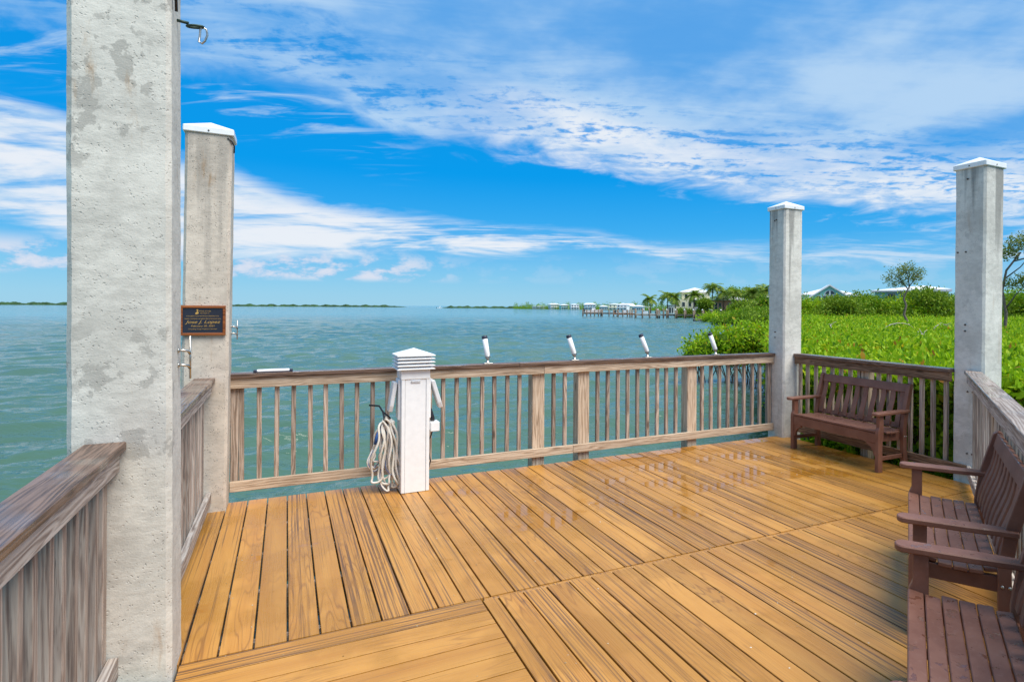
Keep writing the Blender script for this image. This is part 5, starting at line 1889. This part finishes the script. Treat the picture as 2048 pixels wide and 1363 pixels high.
# ================================================================== docks and boats
pile_m = plain('weathered_dock_timber', (0.17, 0.13, 0.095), 0.9, var=.25, scale=2)
dock_rust = plain('reddish_dock_timber', (0.36, 0.17, 0.085), 0.9, var=.2, scale=2)
dock_pale = plain('pale_dock_timber', (0.42, 0.38, 0.31), 0.9, var=.2, scale=2)
hull_m = plain('white_gelcoat', (0.80, 0.81, 0.82), 0.25, var=.02)


def dock(label, az_deg, r, length, depth, turn, n, mat, rise=1.0, post_h=1.9, capped=False):
    o = face_cam('dock', az_deg, r, turn)
    nb = max(6, int(length / 0.9))
    for k in range(nb):
        x0 = -length / 2 + length * k / nb
        MB().box(x0 + .01, x0 + length / nb - .01, 0, depth, rise - .12, rise).build('plank', mat, o)
    MB().box(-length / 2, length / 2, .05, .25, rise - .4, rise - .125).build('beam', mat, o)
    me = MB().lathe([(.17, -1.2), (.16, post_h), (.0, post_h + .02)], seg=10).mesh('piling')
    me.materials.append(pile_m)
    cap = MB().lathe([(.24, 0), (.20, .12), (0, .26)], seg=10).mesh('piling_cap')
    cap.materials.append(roof_w)
    for k in range(n):
        for y_ in (-.19, depth + .19):
            p = cobj('piling', me, None, o, (-length / 2 + .2 + (length - .4) * k / (n - 1), y_, 0))
            if capped and y_ < 0:
                cobj('piling_cap', cap, None, p, (0, 0, post_h + .0))
    tag(o, label, 'dock', 'docks on the far side of the bay')
    return o


dock('dark timber dock with boat lift, farthest left of the three docks', 26.55, 171, 5.9, 3.2, 0, 6, pile_m)
dock('thin dark walkway joining the left dock to the reddish one', 28.1, 172, 5.0, 1.4, 0, 3, pile_m)
dock('reddish timber dock in the middle of the three docks', 29.4, 163, 5.4, 3.0, 0, 5, dock_rust)
dock('pale timber dock in front of the lone dark palm', 31.9, 146, 7.2, 3.4, 0, 5, dock_pale, post_h=2.3)
dock('long low dock with white-capped pilings below the villas', 36.0, 146, 17.5, 1.6, -8, 9, pile_m, post_h=2.0, capped=True)
dock('low timber seawall walk right of the reddish dock', 30.65, 158, 3.6, 1.2, 0, 3, dock_rust)


def boat(label, az_deg, r, L_, turn, z_, top=True):
    o = face_cam('motor_boat', az_deg, r, turn)
    o.location.z = WATER_Z + z_
    sub = bmesh.new()
    st_ = []
    for i in range(9):
        t = i / 8
        hw = (0.13 * L_) * (1 - max(0, (t - .55) / .45) ** 2.2) + .01
        sheer = .55 + .28 * t * t
        st_.append([sub.verts.new((-L_ / 2 + L_ * t + (0.12 * L_ * t if yy == 1 else 0), s_ * hw * (1 if yy else .72), sheer if yy else -.25 + .25 * t ** 3)) for s_, yy in ((-1, 1), (-1, 0), (1, 0), (1, 1))])
    for a, b in zip(st_[:-1], st_[1:]):
        for k in range(4):
            sub.faces.new((a[k], a[(k + 1) % 4], b[(k + 1) % 4], b[k]))
    sub.faces.new(st_[0]); sub.faces.new(list(reversed(st_[-1])))
    bmesh.ops.recalc_face_normals(sub, faces=sub.faces[:])
    mb = MB(); mb.merge(sub); mb.build('hull', hull_m, o)
    MB().prism([(-.3, .56), (.9, .62), (.6, 1.15), (-.2, 1.2)], 'y', -.5, .5).build('console', hull_m, o)
    MB().prism([(.62, 1.16), (.82, .9), (.9, .9), (.68, 1.3)], 'y', -.45, .45).build('windshield', glass_m, o)
    if top:
        MB().box(-.9, 1.0, -.75, .75, 2.2, 2.3, .03).build('hard_top', hull_m, o)
        for sx_ in (-.7, .8):
            for sy_ in (-.6, .6):
                MB().tube([(sx_, sy_, .55), (sx_ * .95, sy_, 2.2)], .035, 6).build('top_post', steel, o)
    MB().box(-L_ / 2 - .45, -L_ / 2 + .02, -.28, .28, .1, 1.15, .05).build('outboard_motor', black_pl, o)
    tag(o, label, 'boat', 'moored motor boats')
    return o


boat('white motor boat on the lift at the dark left dock', 26.55, 174, 4.6, 10, 1.1)
boat('white motor boat with hard top behind the reddish dock', 29.5, 168, 4.4, 0, 0.6)
boat('white motor boat behind the pale dock', 31.6, 153, 4.6, 170, 0.5, True)
boat('tiny white motor boat far out on the horizon gap', 12.45, 700, 6.0, 20, 0.0, True)
